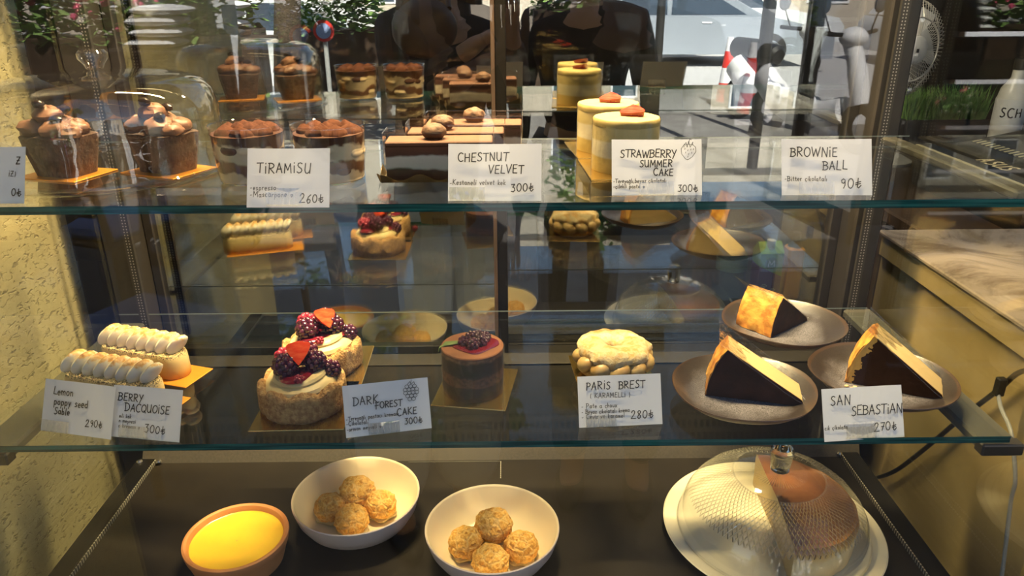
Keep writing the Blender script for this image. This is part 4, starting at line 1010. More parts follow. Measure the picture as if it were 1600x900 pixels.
def price_card(label, x0, y0, x1, y1, z, hgt, texts, lean=24, drawing=None, holder=None, hlabel='', dz=0.0):
    yaw = math.atan2(y1-y0, x1-x0); W = math.hypot(x1-x0, y1-y0)
    def curl(u, v): return (u*W, v*hgt, -.0012*math.sin(math.pi*u)*(.3+v))
    m = MB(); n = 8
    m.grid(n, 4, lambda u, v: curl(u, v)); m.grid(n, 4, lambda u, v: tuple(Vector(curl(u, v)) - Vector((0, 0, .0004))))
    c = m.build('price_card', 'paper', fix=False)
    tag(c, label, 'price card', 'handwritten price cards')
    c.matrix_world = Matrix.Translation((x0, y0, z+dz)) @ Matrix.Rotation(yaw, 4, 'Z') @ Matrix.Rotation(R(90-lean), 4, 'X')
    m = MB()
    for tx in texts: write(m, *tx)
    m.build('lettering', 'ink', c, smooth=False)
    if drawing:
        m = MB(); ribbons(m, drawing(), .00055, .0006); m.build('drawing', 'ink', c, smooth=False)
    if holder is not None:
        hw = .036; px = holder
        M0 = Matrix.Translation((x0, y0, z)) @ Matrix.Rotation(yaw, 4, 'Z')
        hm = MB()
        la = R(lean); cs, sn = math.cos(la), math.sin(la)
        def L(y, off): return (y*sn - off*cs, y*cs + off*sn + .0003)   # along the leaning card, off = towards the viewer
        def slab(ya, yb, oa, ob):
            q = [L(ya, oa), L(yb, oa), L(yb, ob), L(ya, ob)]
            hm.prism([(a, max(b, .0002)) for a, b in q], 'x', px, px+hw)
        slab(.0008, .0135, .0012, .0024); slab(.0008, .018, -.0026, -.0014)
        hm.box(px, -.001, .0002, px+hw, .019, .0012)
        h = hm.build('card_holder', 'holder', smooth=False)
        h.matrix_world = M0 if abs(dz) < 1e-6 else Matrix.Translation((0, 0, 0)) @ M0
        tag(h, hlabel, 'card holder', 'clear plastic card holders')
    return c

def strawberry_sketch():
    ox, oy, k = .0715, .0375, .0155
    body = [(.5, 1), (.2, .95), (.02, .7), (.05, .35), (.3, .02), (.45, -.05), (.75, .15), (1.0, .5), (.98, .8), (.8, .97), (.5, 1)]
    leaf = [(.2, .95), (.35, 1.12), (.42, .8), (.52, 1.2), (.62, .8), (.8, 1.15), (.78, .95)]
    stem = [(.5, 1.05), (.6, 1.35), (.72, 1.3)]
    pl = [body, leaf, stem]
    for a, b in ((.25, .65), (.45, .55), (.65, .6), (.3, .4), (.5, .3), (.7, .38), (.82, .62), (.2, .8), (.45, .12)): pl.append([(a, b), (a+.03, b+.09)])
    return [[(ox+k*x, oy+k*y) for x, y in q] for q in pl]
def berry_sketch():
    ox, oy, k = .071, .038, .0062; pl = []
    for j, row in enumerate((3, 4, 4, 3, 2)):
        for i in range(row): pl.append(arc(ox+k*(i-(row-1)/2)*.72+k*1.2, oy+k*(2.2-j*.6), k*.37, k*.34, 0, 360, 8))
    pl.append([(ox+k*.5, oy+k*2.5), (ox+k*1.1, oy+k*3.1), (ox+k*1.3, oy+k*2.6), (ox+k*1.9, oy+k*3.0), (ox+k*2.0, oy+k*2.5)])
    pl.append([(ox+k*1.25, oy+k*2.7), (ox+k*1.4, oy+k*3.4)])
    return pl
T1, T2, T3 = .0011, .00065, .0010
price_card('white card cut off by the left edge of the photo, ending in Z', -.577, .7465, -.4915, .744, ZT, .058,
    [('Z', .0765, .040, .0075, T1), ('IZ)', .069, .0275, .0055, T2), ('0$', .0725, .0075, .0078, T3)], holder=.02, hlabel='clear plastic holder of the card cut off at left, by the cloche')
price_card('white price card reading TIRAMISU in front of the tiramisu cups', -.2605, .7275, -.1776, .7252, ZT, .0595,
    [('TIRAMISU', .010, .0345, .0098, T1, .0006, .0, .17), ('-espresso', .0035, .0175, .0055, T2), ('-Mascarpone *', .0035, .0105, .0058, T2), ('260$', .053, .0045, .0085, T3)],
    holder=.020, hlabel='clear plastic holder gripping the TIRAMISU card', dz=-.0015)
price_card('white price card reading CHESTNUT VELVET before the layered chestnut cakes', -.0603, .7404, .0345, .7376, ZT, .0585,
    [('CHESTNUT', .010, .040, .0085, T1, .0006, .02), ('VELVET', .041, .028, .0085, T1, .0006, .0), ('-Kestaneli velvet kek', .002, .0165, .0052, T2), ('300$', .064, .0095, .0078, T3)],
    holder=.0015, hlabel='clear plastic holder gripping the CHESTNUT VELVET card')
price_card('white price card reading STRAWBERRY SUMMER CAKE with a strawberry drawing', .1085, .757, .2016, .7549, ZT, .0585,
    [('STRAWBERRY', .009, .0395, .0080, T1, .0006, .0, .10), ('SUMMER', .029, .0295, .0070, T1), ('CAKE', .043, .0205, .0070, T1), ('-Tereyağlı,beyaz çikolatalı', .0015, .0130, .0042, T2, .0006, .0, .13), ('-çilekli pasta *', .0015, .0074, .0042, T2), ('300$', .068, .0035, .0072, T3)],
    drawing=strawberry_sketch, holder=.028, hlabel='clear plastic holder gripping the STRAWBERRY SUMMER CAKE card')
price_card('white price card reading BROWNIE BALL at the right end of the upper shelf', .2835, .7524, .3759, .7496, ZT, .0585,
    [('BROWNIE', .009, .040, .0092, T1, .0006, .0, .14), ('BALL', .042, .0265, .009, T1), ('-Bitter çikolatalı', .003, .0148, .005, T2), ('90$', .060, .007, .010, T3)],
    holder=.017, hlabel='clear plastic holder gripping the BROWNIE BALL card')
price_card('white tilted card reading BERRY DACQUOISE, half tucked behind the lemon card', -.4655, .7505, -.3795, .7362, ZM, .0600,
    [('BERRY', .007, .043, .0085, T1), ('DACQUOISE', .0165, .031, .0088, T1, .0006, .0, .12), ('mli kek', .010, .023, .0045, T2), ('n meyvesi', .010, .0175, .0045, T2), ('o kreması *', .010, .0115, .0045, T2), ('300$', .043, .008, .0092, T3)],
    holder=.012, hlabel='clear plastic holder gripping the BERRY DACQUOISE card', dz=-.001)
price_card('white tilted card reading Lemon Poppy Seed Sable before the meringue eclairs', -.5535, .7635, -.4605, .7420, ZM, .0610,
    [('Lemon', .013, .044, .0095, T1, .0006, .0, .12), ('poppy seed', .015, .0325, .0085, T1, .0006, .0, .14), ('Sable', .0165, .0215, .0082, T1), ('290$', .060, .0115, .0078, T3)],
    holder=.003, hlabel='clear plastic holder gripping the Lemon Poppy Seed Sable card')
price_card('white tilted card reading DARK FOREST CAKE with a berry drawing', -.1885, .7405, -.0915, .7600, ZM, .0600,
    [('DARK', .011, .036, .0098, T1), ('FOREST', .036, .0300, .0074, T1, .0006, .0, .12), ('CAKE', .060, .0190, .0078, T1), ('-Tereyağlı pastacı kreması', .0015, .0195, .0046, T2, .0006, .0, .13), ('-Çikolatalı', .0015, .0138, .0046, T2), ('-orman meyveli *', .0015, .0075, .0046, T2), ('300$', .068, .0078, .0072, T3)],
    drawing=berry_sketch, holder=.026, hlabel='clear plastic holder gripping the DARK FOREST CAKE card')
price_card('white price card reading PARIS BREST before the sugared ring pastry', .0824, .7575, .1819, .7640, ZM, .0600,
    [('PARIS  BREST', .010, .044, .0088, T1, .0006, .0, .16), ('( KARAMELLI )', .014, .034, .0058, T2), ('- Pate a choux', .0035, .0225, .0055, T2), ('- Beyaz çikolatalı krema', .0035, .0162, .0047, T2, .0006, .0, .13), ('- Ceviz ve karamel', .0035, .010, .0052, T2), ('280$', .062, .008, .0092, T3)],
    holder=.008, hlabel='clear plastic holder gripping the PARIS BREST card')
price_card('white price card reading SAN SEBASTIAN before the plated cheesecake slices', .3600, .7262, .4560, .7352, ZM, .0600,
    [('SAN', .010, .041, .0105, T1), ('SEBASTIAN', .034, .028, .0105, T1, .0006, .0, .08), ('cik çikolata', .001, .0135, .0046, T2), ('270$', .060, .0085, .0095, T3)],
    holder=.0255, hlabel='clear plastic holder gripping the SAN SEBASTIAN card', dz=-.002)
# ------------------------------------------------------------------ cables by the plaster counter
def smooth_pts(p, n=8):
    out = []; P = [Vector(q) for q in p]
    for i in range(len(P)-1):
        a, b, c, d = P[max(i-1, 0)], P[i], P[i+1], P[min(i+2, len(P)-1)]
        for k in range(n):
            t = k/n
            out.append(.5*((2*b)+(c-a)*t+(2*a-5*b+4*c-d)*t*t+(3*b-a-3*c+d)*t**3))
    out.append(P[-1]); return out
MT['greycord'] = simple('grey cord', (.36, .36, .35), .45)
o = MB().tube(smooth_pts([(.6705, 1.20, .60), (.6705, 1.1444, .652), (.6700, 1.085, .712), (.6705, 1.0266, .7923), (.6700, .9559, .8968), (.669, .8948, .9806), (.668, .8591, 1.0295), (.668, .80, 1.0600), (.670, .76, 1.066)]), .0036, 8).build('power_cable', 'blackplastic')
tag(o, 'black cable running down the ochre counter side at right', 'cable')
o = thing('connector_cord', (0, 0, 0), 'thin grey cord hanging from a black connector at the right edge', 'cord')
MB().tube(smooth_pts([(.645, .8600, .995), (.643, .8449, .982), (.640, .8200, .972), (.636, .8017, .960), (.640, .7850, .915), (.640, .7823, .8868), (.641, .7720, .83), (.640, .7612, .7812), (.641, .752, .70)]), .0026, 8).build('cord', 'greycord', o)
MB().box(-.006, -.005, -.013, .006, .005, .013, bev=.0015).build('connector', 'blackplastic', o).location = (.6465, .8625, 1.005)

# ------------------------------------------------------------------ behind the counter at the right
t = NT('gold print'); t.bsdf((.88, .76, .45), .45, .0); MT['goldprint'] = t.m
o = thing('payment_terminal', (.95, 1.72, 1.0602), 'black till computer with gold lettering on the dark counter at right', 'till')
MB().prism([(0, 0), (.50, 0), (.50, .16), (.40, .158), (.11, .099), (0, .091), (-.004, .086), (-.004, .02)], 'y', -.40, .0).build('terminal_body', 'blackplastic', o, smooth=False)
MB().box(-.0062, -.405, .0835, .003, .004, .0925, bev=.001).build('gold_trim', 'goldprint', o, smooth=False)
lt = NT('vent dots'); x = lt.xyz()
lt.bsdf(lt.mix(lt.math('LESS_THAN', lt.math('FRACT', lt.math('MULTIPLY', x[1], 60.0)), .45), (.02, .02, .02), (.5, .46, .26)), .4); MT['ventdots'] = lt.m
MB().prism([(.115, .1002), (.135, .1043), (.135, .1050), (.115, .1010)], 'y', -.39, -.01).build('vent_row', 'ventdots', o, smooth=False)
m = MB(); cx = 0
for ch in 'ASUS':
    wd, pls = G[ch]
    for pl in pls:
        for pa, pb in zip(pl, pl[1:]):
            def Q(p): k = .030+.032*p[1]; return Vector((k, -.172-(cx+p[0]*.034), .091+.0727*k+.0006))
            a, b = Q(pa), Q(pb); d = (b-a).normalized(); nrm = Vector((-.0727, 0, 1)).normalized(); sd_ = d.cross(nrm)*.0026
            m.add([a-sd_, b-sd_, b+sd_, a+sd_], [(0, 1, 2, 3)])
    cx += (wd+.16)*.034
m.build('lettering', 'goldprint', o, smooth=False)

MT['whiteplastic'] = simple('off white plastic', (.52, .50, .45), .45)
MT['wire'] = simple('pale wire', (.62, .58, .50), .35, .4)
o = thing('desk_fan', (.985, 1.95, 1.0602), 'off white wire cage desk fan behind the till', 'fan', rz=R(20))
MB().lathe([(.001, 0), (.07, 0), (.072, .008), (.05, .02), (.022, .03), (.018, .05)], 32).build('base', 'whiteplastic', o)
MB().lathe([(.016, .04), (.015, .17)], 16).build('pole', 'whiteplastic', o)
hd = bpy.data.objects.new('fan_head', None)
m = MB()
for i in range(72):
    a = 2*math.pi*i/72; c, s = math.cos(a), math.sin(a)
    for sg in (-1, 1):
        m.tube([(c*.03, sg*.045, s*.03), (c*.075, sg*.040, s*.075), (c*.115, sg*.02, s*.115), (c*.120, 0, s*.120)], .0009, 4)
for q, y in ((.120, 0), (.075, -.040), (.075, .040)):
    m.tube([(q*math.cos(2*math.pi*i/48), y, q*math.sin(2*math.pi*i/48)) for i in range(49)], .0022, 6)
cg = m.build('wire_cage', 'wire', o); cg.location = (0, 0, .285)
m = MB().sphere((0, 0, 0), .034, 24, 12, sc=(1, .3, 1)); h_ = m.build('hub_disc', 'whiteplastic', o); h_.location = (0, -.046, .285)
m = MB(); m.box(-.012, -.0122, -.005, -.004, -.0118, .004); ribbons_ = None
h2 = m.build('hub_mark', 'ink', h_, smooth=False)
for i in range(5):
    m = MB(); a = 2*math.pi*i/5
    m.grid(8, 6, lambda u, v: ((.03+.075*u)*math.cos(a+(v-.5)*.9), .02*(v-.5)*2, (.03+.075*u)*math.sin(a+(v-.5)*.9)))
    b = m.build('blade', 'whiteplastic', o, fix=False); b.location = (0, 0, .285)
MT['grass'] = simple('grass green', (.10, .22, .035), .6, c2=(.22, .36, .08), scale=60)
MT['pot'] = simple('dark planter', (.04, .035, .03), .6)
o = thing('grass_planter', (1.27, 2.22, 1.0602), 'small dark box planted with bright green grass behind the fan', 'plant')
MB().box(-.12, -.05, 0, .12, .05, .07, bev=.004).build('planter_box', 'pot', o)
m = MB(); rnd = random.Random(4)
for i in range(700):
    x_, y_ = rnd.uniform(-.115, .115), rnd.uniform(-.045, .045); h = rnd.uniform(.05, .11); dx, dy = rnd.uniform(-.03, .03), rnd.uniform(-.03, .03); w = .002
    m.add([(x_-w, y_, .06), (x_+w, y_, .06), (x_+dx*.4+w*.7, y_+dy*.4, .06+h*.6), (x_+dx*.4-w*.7, y_+dy*.4, .06+h*.6), (x_+dx, y_+dy, .06+h)], [(0, 1, 2, 3), (3, 2, 4)])
g_ = m.build('grass_blades', 'grass', o, smooth=False, fix=False); g_['kind'] = 'stuff'
MT['labelwhite'] = simple('white label', (.66, .66, .62), .5)
MT['bottlewhite'] = simple('milky bottle', (.62, .60, .52), .35)
o = thing('syrup_bottle', (1.28, 1.93, 1.0602), 'pale bottle with a white lettered label at the right behind the till', 'bottle')
MB().lathe([(.001, 0), (.034, 0), (.036, .003), (.036, .16), (.030, .19), (.014, .215), (.013, .24), (.001, .24)], 32).build('bottle_body', 'bottlewhite', o)
MB().lathe([(.0145, .235), (.0145, .262), (.001, .263)], 24).build('cap', 'blackplastic', o)
MB().lathe([(.0364, .10), (.0364, .165)], 32).build('label_band', 'labelwhite', o)
m = MB(); cx = -.9
for ch in 'SCH':
    wd, pls = G[ch]
    for pl in pls:
        for (a0_, b0_), (a1_, b1_) in zip(pl, pl[1:]):
            def Q(a_, b_): th = -2.15+(cx+a_)*.028/.036*.75; return Vector((.0368*math.cos(th), .0368*math.sin(th), .122+b_*.022))
            p, q = Q(a0_, b0_), Q(a1_, b1_); n_ = Vector((p.x, p.y, 0)).normalized(); s_ = (q-p).normalized().cross(n_)*.0016
            m.add([p-s_, q-s_, q+s_, p+s_], [(0, 1, 2, 3)])
    cx += wd+.2
m.build('lettering', 'ink', o, smooth=False)

pl_ = thing('added_fill_lamp', (.42, 1.52, 1.98), 'added pendant fill lamp brightening the drinks behind the sliding doors', 'lamp')  # invented fill lamp, brightens the bottles behind the right door
MB().lathe([(.012, .16), (.04, .15), (.11, .02), (.115, .0), (.108, .0), (.036, .135), (.012, .14)], 36).build('fill_lamp_shade', 'blackplastic', pl_)
MB().tube([(0, 0, .15), (0, 0, .72)], .004, 8).build('fill_lamp_cord', 'blackplastic', pl_)
MB().sphere((0, 0, .05), .035, 16, 10).build('fill_bulb', 'led', pl_)
lk = bpy.data.lights.new('added_fill_light', 'POINT'); lk.energy = ADDED_FILL_POWER; lk.color = (1, .86, .66); lk.shadow_soft_size = .05
lko = bpy.data.objects.new('added_fill_light', lk); COL.objects.link(lko); lko.parent = pl_; lko.location = (0, 0, -.02)
# ------------------------------------------------------------------ bin of drinks behind the right sliding door
zk = .9302
o = thing('clear_bin', (.478, 1.345, zk), 'clear plastic bin of drinks behind the right sliding door', 'container')
m = MB(); w, d, h = .105, .060, .17
q = [(-w, -d), (w, -d), (w, d), (-w, d)]
rr = .02; ring = []
for cx_, cy_, s_ in ((w-rr, d-rr, 0), (-w+rr, d-rr, 90), (-w+rr, -d+rr, 180), (w-rr, -d+rr, 270)):
    for i in range(7): ring.append((cx_+rr*math.cos(R(s_+15*i)), cy_+rr*math.sin(R(s_+15*i))))
n = len(ring); vs = [(a*k, b*k, z) for k, z in ((.94, .001), (1, h)) for a, b in ring]
m.add(vs, [(i, (i+1) % n, n+(i+1) % n, n+i) for i in range(n)]+[tuple(range(n))])
m.build('bin_wall', 'cup', o, fix=False)
MB().tube([(a, b, h) for a, b in ring+ring[:1]], .0028, 6).build('bin_rim', 'cup', o)
o = thing('water_bottle', (.428, 1.345, zk+.0018), 'clear blue plastic water bottle in the bin behind the right door', 'bottle')
MB().lathe([(.001, 0), (.026, .0), (.029, .006), (.0275, .015), (.029, .024), (.0275, .034), (.029, .044), (.0275, .054), (.029, .066), (.029, .085), (.024, .105), (.028, .125), (.022, .150), (.012, .172), (.0115, .185)], 36).build('bottle_body', 'bottle', o)
MT['bluecap'] = simple('blue cap', (.05, .20, .45), .4)
MB().lathe([(.0135, .182), (.0138, .196), (.001, .197)], 24).build('cap', 'bluecap', o)
t = NT('water label'); t.bsdf((.30, .50, .62), .4); MT['waterlabel'] = t.m
MB().lathe([(.0293, .062), (.0293, .086)], 32).build('label_band', 'waterlabel', o)
t = NT('purple and green carton'); x = t.xyz()
gz = t.math('GREATER_THAN', t.math('ADD', x[2], t.math('MULTIPLY', x[0], .5)), .062)
t.bsdf(t.mix(gz, (.16, .05, .26), t.mix(t.noise(30), (.18, .42, .06), (.32, .52, .12))), .45); MT['carton'] = t.m
o = thing('juice_carton', (.494, 1.340, zk+.0018), 'small purple and green drink carton with a round emblem, in the bin', 'carton', rz=R(6))
MB().box(-.023, -.018, 0, .023, .018, .098, bev=.001).build('carton_box', 'carton', o)
MB().prism([(-.018, .098), (.018, .098), (.002, .116), (-.002, .116)], 'x', -.023, .023).build('gable_top', 'carton', o, smooth=False)
MB().lathe([(.008, .104), (.008, .121), (.001, .1215)], 18, c=(0, -.006, 0)).build('cap', 'labelwhite', o)
m = MB(); 
em = MB().add([(.0125*math.cos(2*math.pi*i/24), -.0184, .078+.0125*math.sin(2*math.pi*i/24)) for i in range(24)], [tuple(range(24))]).build('round_emblem', 'leaf', o, smooth=False, fix=False)
for pl in G['M'][1]:
    for (a0_, b0_), (a1_, b1_) in zip(pl, pl[1:]):
        p, q = Vector((-.0065+a0_*.017, -.0187, .0715+b0_*.013)), Vector((-.0065+a1_*.017, -.0187, .0715+b1_*.013)); s_ = (q-p).normalized().cross(Vector((0, 1, 0)))*.0012
        m.add([p-s_, q-s_, q+s_, p+s_], [(0, 1, 2, 3)])
m.build('emblem_letter', 'labelwhite', o, smooth=False, fix=False)
m = MB()
for cx_, cz_, k in ((-.010, .030, 1), (.008, .022, .8)):
    for dx, dz, r_ in ((0, 0, .0035), (-.005, .003, .0017), (-.002, .006, .0017), (.002, .006, .0017), (.005, .003, .0017)):
        m.add([(cx_+dx*k+r_*k*math.cos(2*math.pi*i/12), -.0186, cz_+dz*k+r_*k*math.sin(2*math.pi*i/12)) for i in range(12)], [tuple(range(12))])
m.build('paw_marks', 'labelwhite', o, smooth=False, fix=False)
MT['orangedrink'] = simple('orange drink', (.72, .34, .05), .3)
o = thing('juice_bottle', (.545, 1.345, zk+.0018), 'slim square bottle of orange juice at the right end of the bin', 'bottle')
MB().box(-.016, -.016, 0, .016, .016, .105, bev=.004).build('bottle_body', 'orangedrink', o)
MB().lathe([(.014, .105), (.008, .116), (.008, .132), (.001, .133)], 20).build('cap', 'blackplastic', o)

# ------------------------------------------------------------------ the street that the panes mirror
t = NT('foliage'); t.bsdf(t.mix(t.noise(9, 4), (.10, .22, .04), (.28, .42, .12)), .7); MT['foliage'] = t.m
MT['bark'] = simple('tree bark', (.10, .065, .040), .9, c2=(.06, .04, .025), scale=30, bump=.8, bscale=60, bdist=.02)
MT['flower'] = simple('pink flowers', (.75, .08, .20), .6)
MT['whitequilt'] = simple('white quilted fabric', (.84, .84, .84), .8)
MT['wood'] = simple('warm wood', (.30, .17, .08), .6, c2=(.22, .12, .05), scale=20)
MT['bluefabric'] = simple('pale blue cushion', (.30, .38, .62), .8)
MT['carwhite'] = simple('white car paint', (.78, .80, .82), .2, coat=.5)
MT['cargrey'] = simple('grey car paint', (.34, .38, .44), .2, .2, coat=.5)
MT['carglass'] = simple('dark car window', (.05, .07, .10), .05)
MT['rubber'] = simple('tyre rubber', (.02, .02, .02), .8)
MT['red'] = simple('red plastic', (.70, .04, .03), .5)
MT['whitepl'] = simple('white plastic', (.82, .82, .84), .4)
def tree(x, y, r, h, lean, label, crown=True):
    o = thing('street_tree', (x, y, -.02), label, 'tree', 'street trees')
    pts = [(lean*t_*t_*h*.3+.04*math.sin(t_*5+x), .03*math.sin(t_*4+y), h*t_) for t_ in [i/10 for i in range(11)]]
    MB().tube(pts, [r*(1.25-.5*i/10) for i in range(11)], 14).build('trunk', 'bark', o)
    if crown:
        m = MB(); rnd = random.Random(int(x*100))
        for i in range(500):
            d = Vector((rnd.gauss(0, 1), rnd.gauss(0, 1), rnd.gauss(0, .7))).normalized()*(rnd.random()**.4)*.75
            p = Vector((pts[-1][0], pts[-1][1], h+.4))+d; s = rnd.uniform(.06, .12); a = rnd.uniform(0, 6.28); e = rnd.uniform(-1, 1)
            u_ = Vector((math.cos(a), math.sin(a), e*.5))*s; v_ = Vector((-math.sin(a), math.cos(a), .6*e))*s*.5
            m.add([p-u_, p-v_, p+u_, p+v_], [(0, 1, 2, 3)])
        f = m.build('crown', 'foliage', o, smooth=False, fix=False); f['kind'] = 'stuff'
tree(-1.95, -4.7, .11, 3.4, .25, 'street tree with a slanting trunk mirrored above the tiramisu cups')
tree(-3.6, -8.2, .10, 3.5, -.2, 'thinner street tree mirrored beside the slanting trunk')
tree(-.60, -3.0, .17, 3.6, .05, 'thick street tree mirrored above the rear tiramisu reflections')
tree(1.25, -9.5, .16, 3.6, .1, 'street tree mirrored right of the door post')
def hedge(x0, x1, y, zb, h, label, flowers):
    o = thing('hedge_planter', ((x0+x1)/2, y, 0), label, 'planter', 'hedge planters')
    w = (x1-x0)/2
    MB().box(-w, -.22, 0, w, .22, zb, bev=.01).build('planter_box', 'darkwood', o)
    m = MB(); fm = MB(); rnd = random.Random(int(x0*50+y*10))
    for i in range(int(3600*w)):
        p = Vector((rnd.uniform(-w, w), rnd.uniform(-.28, .28), zb-.05+h*rnd.random())); s = rnd.uniform(.04, .075); a = rnd.uniform(0, 6.28); e = rnd.uniform(-1, 1)
        u_ = Vector((math.cos(a), math.sin(a), e*.6))*s; v_ = Vector((-math.sin(a), math.cos(a), .6*e))*s*.6
        m.add([p-u_, p-v_, p+u_, p+v_], [(0, 1, 2, 3)])
    m.build('hedge_leaves', 'foliage', o, smooth=False, fix=False)['kind'] = 'stuff'
    if flowers:
        for i in range(int(90*w)):
            p = (rnd.uniform(-w, w), rnd.uniform(.1, .32), zb+h*rnd.uniform(.05, .9))
            fm.sphere(p, rnd.uniform(.022, .04), 8, 5, fn=lambda d: 1+.3*nz(d, 3, i))
        fm.build('blossoms', 'flower', o)['kind'] = 'stuff'
hedge(-4.2, -2.2, -4.75, 1.15, 1.1, 'pink flowering hedge in a dark planter mirrored at upper left', True)
hedge(-2.6, -1.5, -7.5, 1.0, 1.2, 'green hedge in a dark planter mirrored behind the slanting tree', False)
hedge(3.0, 4.6, -15.5, .6, 1.4, 'green hedge across the street mirrored above the strawberry cakes', False)
hedge(.3, 1.0, -7.4, 1.25, 1.0, 'green hedge mirrored at the top, right of the door post', False)
def car(x, y, rz, paint, label, van=False):
    o = thing('parked_car', (x, y, -.08), label, 'car', 'parked cars', rz)
    L, W, H = (4.3, 1.75, 1.48) if not van else (4.9, 1.9, 1.95)
    low = [(-L/2, .25), (-L/2, .78), (-L/2+.1, .92), (-L*.22, .98), (L*.30, .96), (L/2-.15, .80), (L/2, .62), (L/2, .25)]
    MB().prism(low, 'y', -W/2, W/2).build('body', paint, o)
    top = [(-L*.47, .95), (-L*.38, H-.08), (-L*.20, H), (L*.06, H-.02), (L*.28, .96)]
    MB().prism(top, 'y', -W/2+.10, W/2-.10).build('roof', paint, o)
    for s in (-1, 1):
        for a, b in ((-.41, -.17), (-.15, .045)):
            y_ = s*(W/2-.095)
            q = [(L*a+.0, 1.0), (L*b, 1.0), (L*(b-.005), H-.12), (L*(a+(.04 if a < -.3 else 0)), H-.12)]
            if b > 0: q[1] = (L*.19, 1.0)
            MB().prism(q, 'y', min(y_, y_+s*.004), max(y_, y_+s*.004)).build('side_window', 'carglass', o, smooth=False)
        MB().box(-.05, s*(W/2)-.01, .84, .14, s*(W/2)+.018, .87, bev=.004).build('door_handle', 'whitepl', o)
        for a in (-.31, .31):
            m = MB(); m.lathe([(.001, -.1), (.20, -.1), (.31, -.09), (.33, -.06), (.33, .06), (.31, .09), (.20, .1), (.001, .1)], 32)
            wv = m.build('wheel', 'rubber', o); wv.rotation_euler = (R(90), 0, 0); wv.location = (L*a, s*(W/2-.08), .33)
            hb = MB().lathe([(.001, -.103), (.18, -.103), (.19, -.099)], 24).lathe([(.001, .103), (.18, .103), (.19, .099)], 24).build('hub_cap', 'chrome', wv)
car(4.0, -14.2, R(4), 'cargrey', 'grey car parked across the street, mirrored at upper right')
car(5.6, -18.4, R(0), 'carwhite', 'white van parked behind the grey car, mirrored at upper right', True)
car(-2.9, -9.6, R(8), 'carwhite', 'white car mirrored above the tiramisu cups')
car(9.8, -15.0, R(-5), 'carwhite', 'white car at the far right of the street', False)
car(-9.0, -11.0, R(0), 'cargrey', 'grey car at the far left of the street', False)
o = thing('no_parking_sign', (-1.95, -6.2, 0), 'round no parking sign on a pole mirrored above the tiramisu cups', 'sign')
MB().lathe([(.025, 0), (.025, 1.1)], 12).build('pole', 'greycord', o)
s = MB().lathe([(.001, 0), (.11, 0), (.112, .006), (.001, .012)], 32).build('sign_disc', 'red', o); s.location = (0, .03, 1.05); s.rotation_euler = (R(-90), 0, 0)
s2 = MB().lathe([(.001, 0.013), (.08, .013)], 32).build('sign_face', 'bluefabric', o, fix=False); s2.location = (0, .03, 1.05); s2.rotation_euler = (R(-90), 0, 0)
o = thing('traffic_cone', (3.05, -8.3, -.08), 'red and white traffic post mirrored at upper right', 'cone')
MB().box(-.2, -.2, 0, .2, .2, .05, bev=.01).build('base', 'rubber', o)
for i, (z0_, z1_) in enumerate(((.05, .3), (.3, .5), (.5, .72), (.72, .9))):
    MB().lathe([(.13-.10*z0_, z0_), (.13-.10*z1_, z1_)], 24).build('cone_band', 'red' if i % 2 == 0 else 'whitepl', o)
for i, (x_, y_, h_) in enumerate(((2.62, -5.6, 2.6), (2.15, -4.1, 2.6), (1.75, -6.6, 2.4))):
    o = MB().lathe([(.06, 0), (.05, .1), (.045, h_)], 16).build('street_post', 'darkmetal'); o.location = (x_, y_, 0)
    tag(o, ('dark street post mirrored beside the red and white traffic post', 'dark street post mirrored at right, nearest the shop', 'dark street post mirrored left of the traffic post')[i], 'post', 'street posts')
# scooter
o = thing('scooter', (3.0, -6.2, 0), 'white motor scooter with a round mirror, mirrored above the BROWNIE BALL card', 'scooter', rz=R(65))
m = MB().tube(smooth_pts([(.62, 0, .45), (.50, 0, .80), (.40, 0, 1.0)], 6), [.09]*6+[.08]*6+[.07], 12); m.build('front_fairing', 'whitepl', o)
MB().sphere((.42, 0, 1.03), .12, 18, 12, sc=(1, 1.1, .8)).build('headlamp_cowl', 'whitepl', o)
MB().tube(smooth_pts([(.35, -.36, 1.08), (.38, -.2, 1.06), (.40, 0, 1.05), (.38, .2, 1.06), (.35, .36, 1.08)], 5), .02, 8).build('handlebar', 'blackplastic', o)
for s_ in (-1, 1):
    st = MB().tube([(.38, s_*.25, 1.06), (.36, s_*.34, 1.25)], .008, 6).build('mirror_stem', 'blackplastic', o)
    MB().sphere((.36, s_*.35, 1.31), .075, 18, 12, sc=(.35, 1, 1)).build('mirror', 'carglass', st)
MB().tube(smooth_pts([(.45, 0, .38), (.1, 0, .30), (-.25, 0, .36), (-.62, 0, .66)], 6), [.13]*7+[.17]*6+[.19]*5+[.12], 14).build('body_shell', 'whitepl', o)
MB().tube(smooth_pts([(.0, 0, .74), (-.3, 0, .79), (-.72, 0, .80)], 6), [.08]+[.12]*11+[.06], 12).build('seat', 'blackplastic', o)
for x_ in (.66, -.55):
    w_ = MB().lathe([(.14, -.05), (.22, -.05), (.24, -.02), (.24, .02), (.22, .05), (.14, .05), (.14, -.05)], 28).build('wheel', 'rubber', o); w_.location = (x_, 0, .24); w_.rotation_euler = (R(90), 0, 0)
t = NT('street facade'); t.bsdf(t.mix(t.noise(2, 4), (.42, .36, .28), (.52, .46, .38)), .9); MT['facade'] = t.m
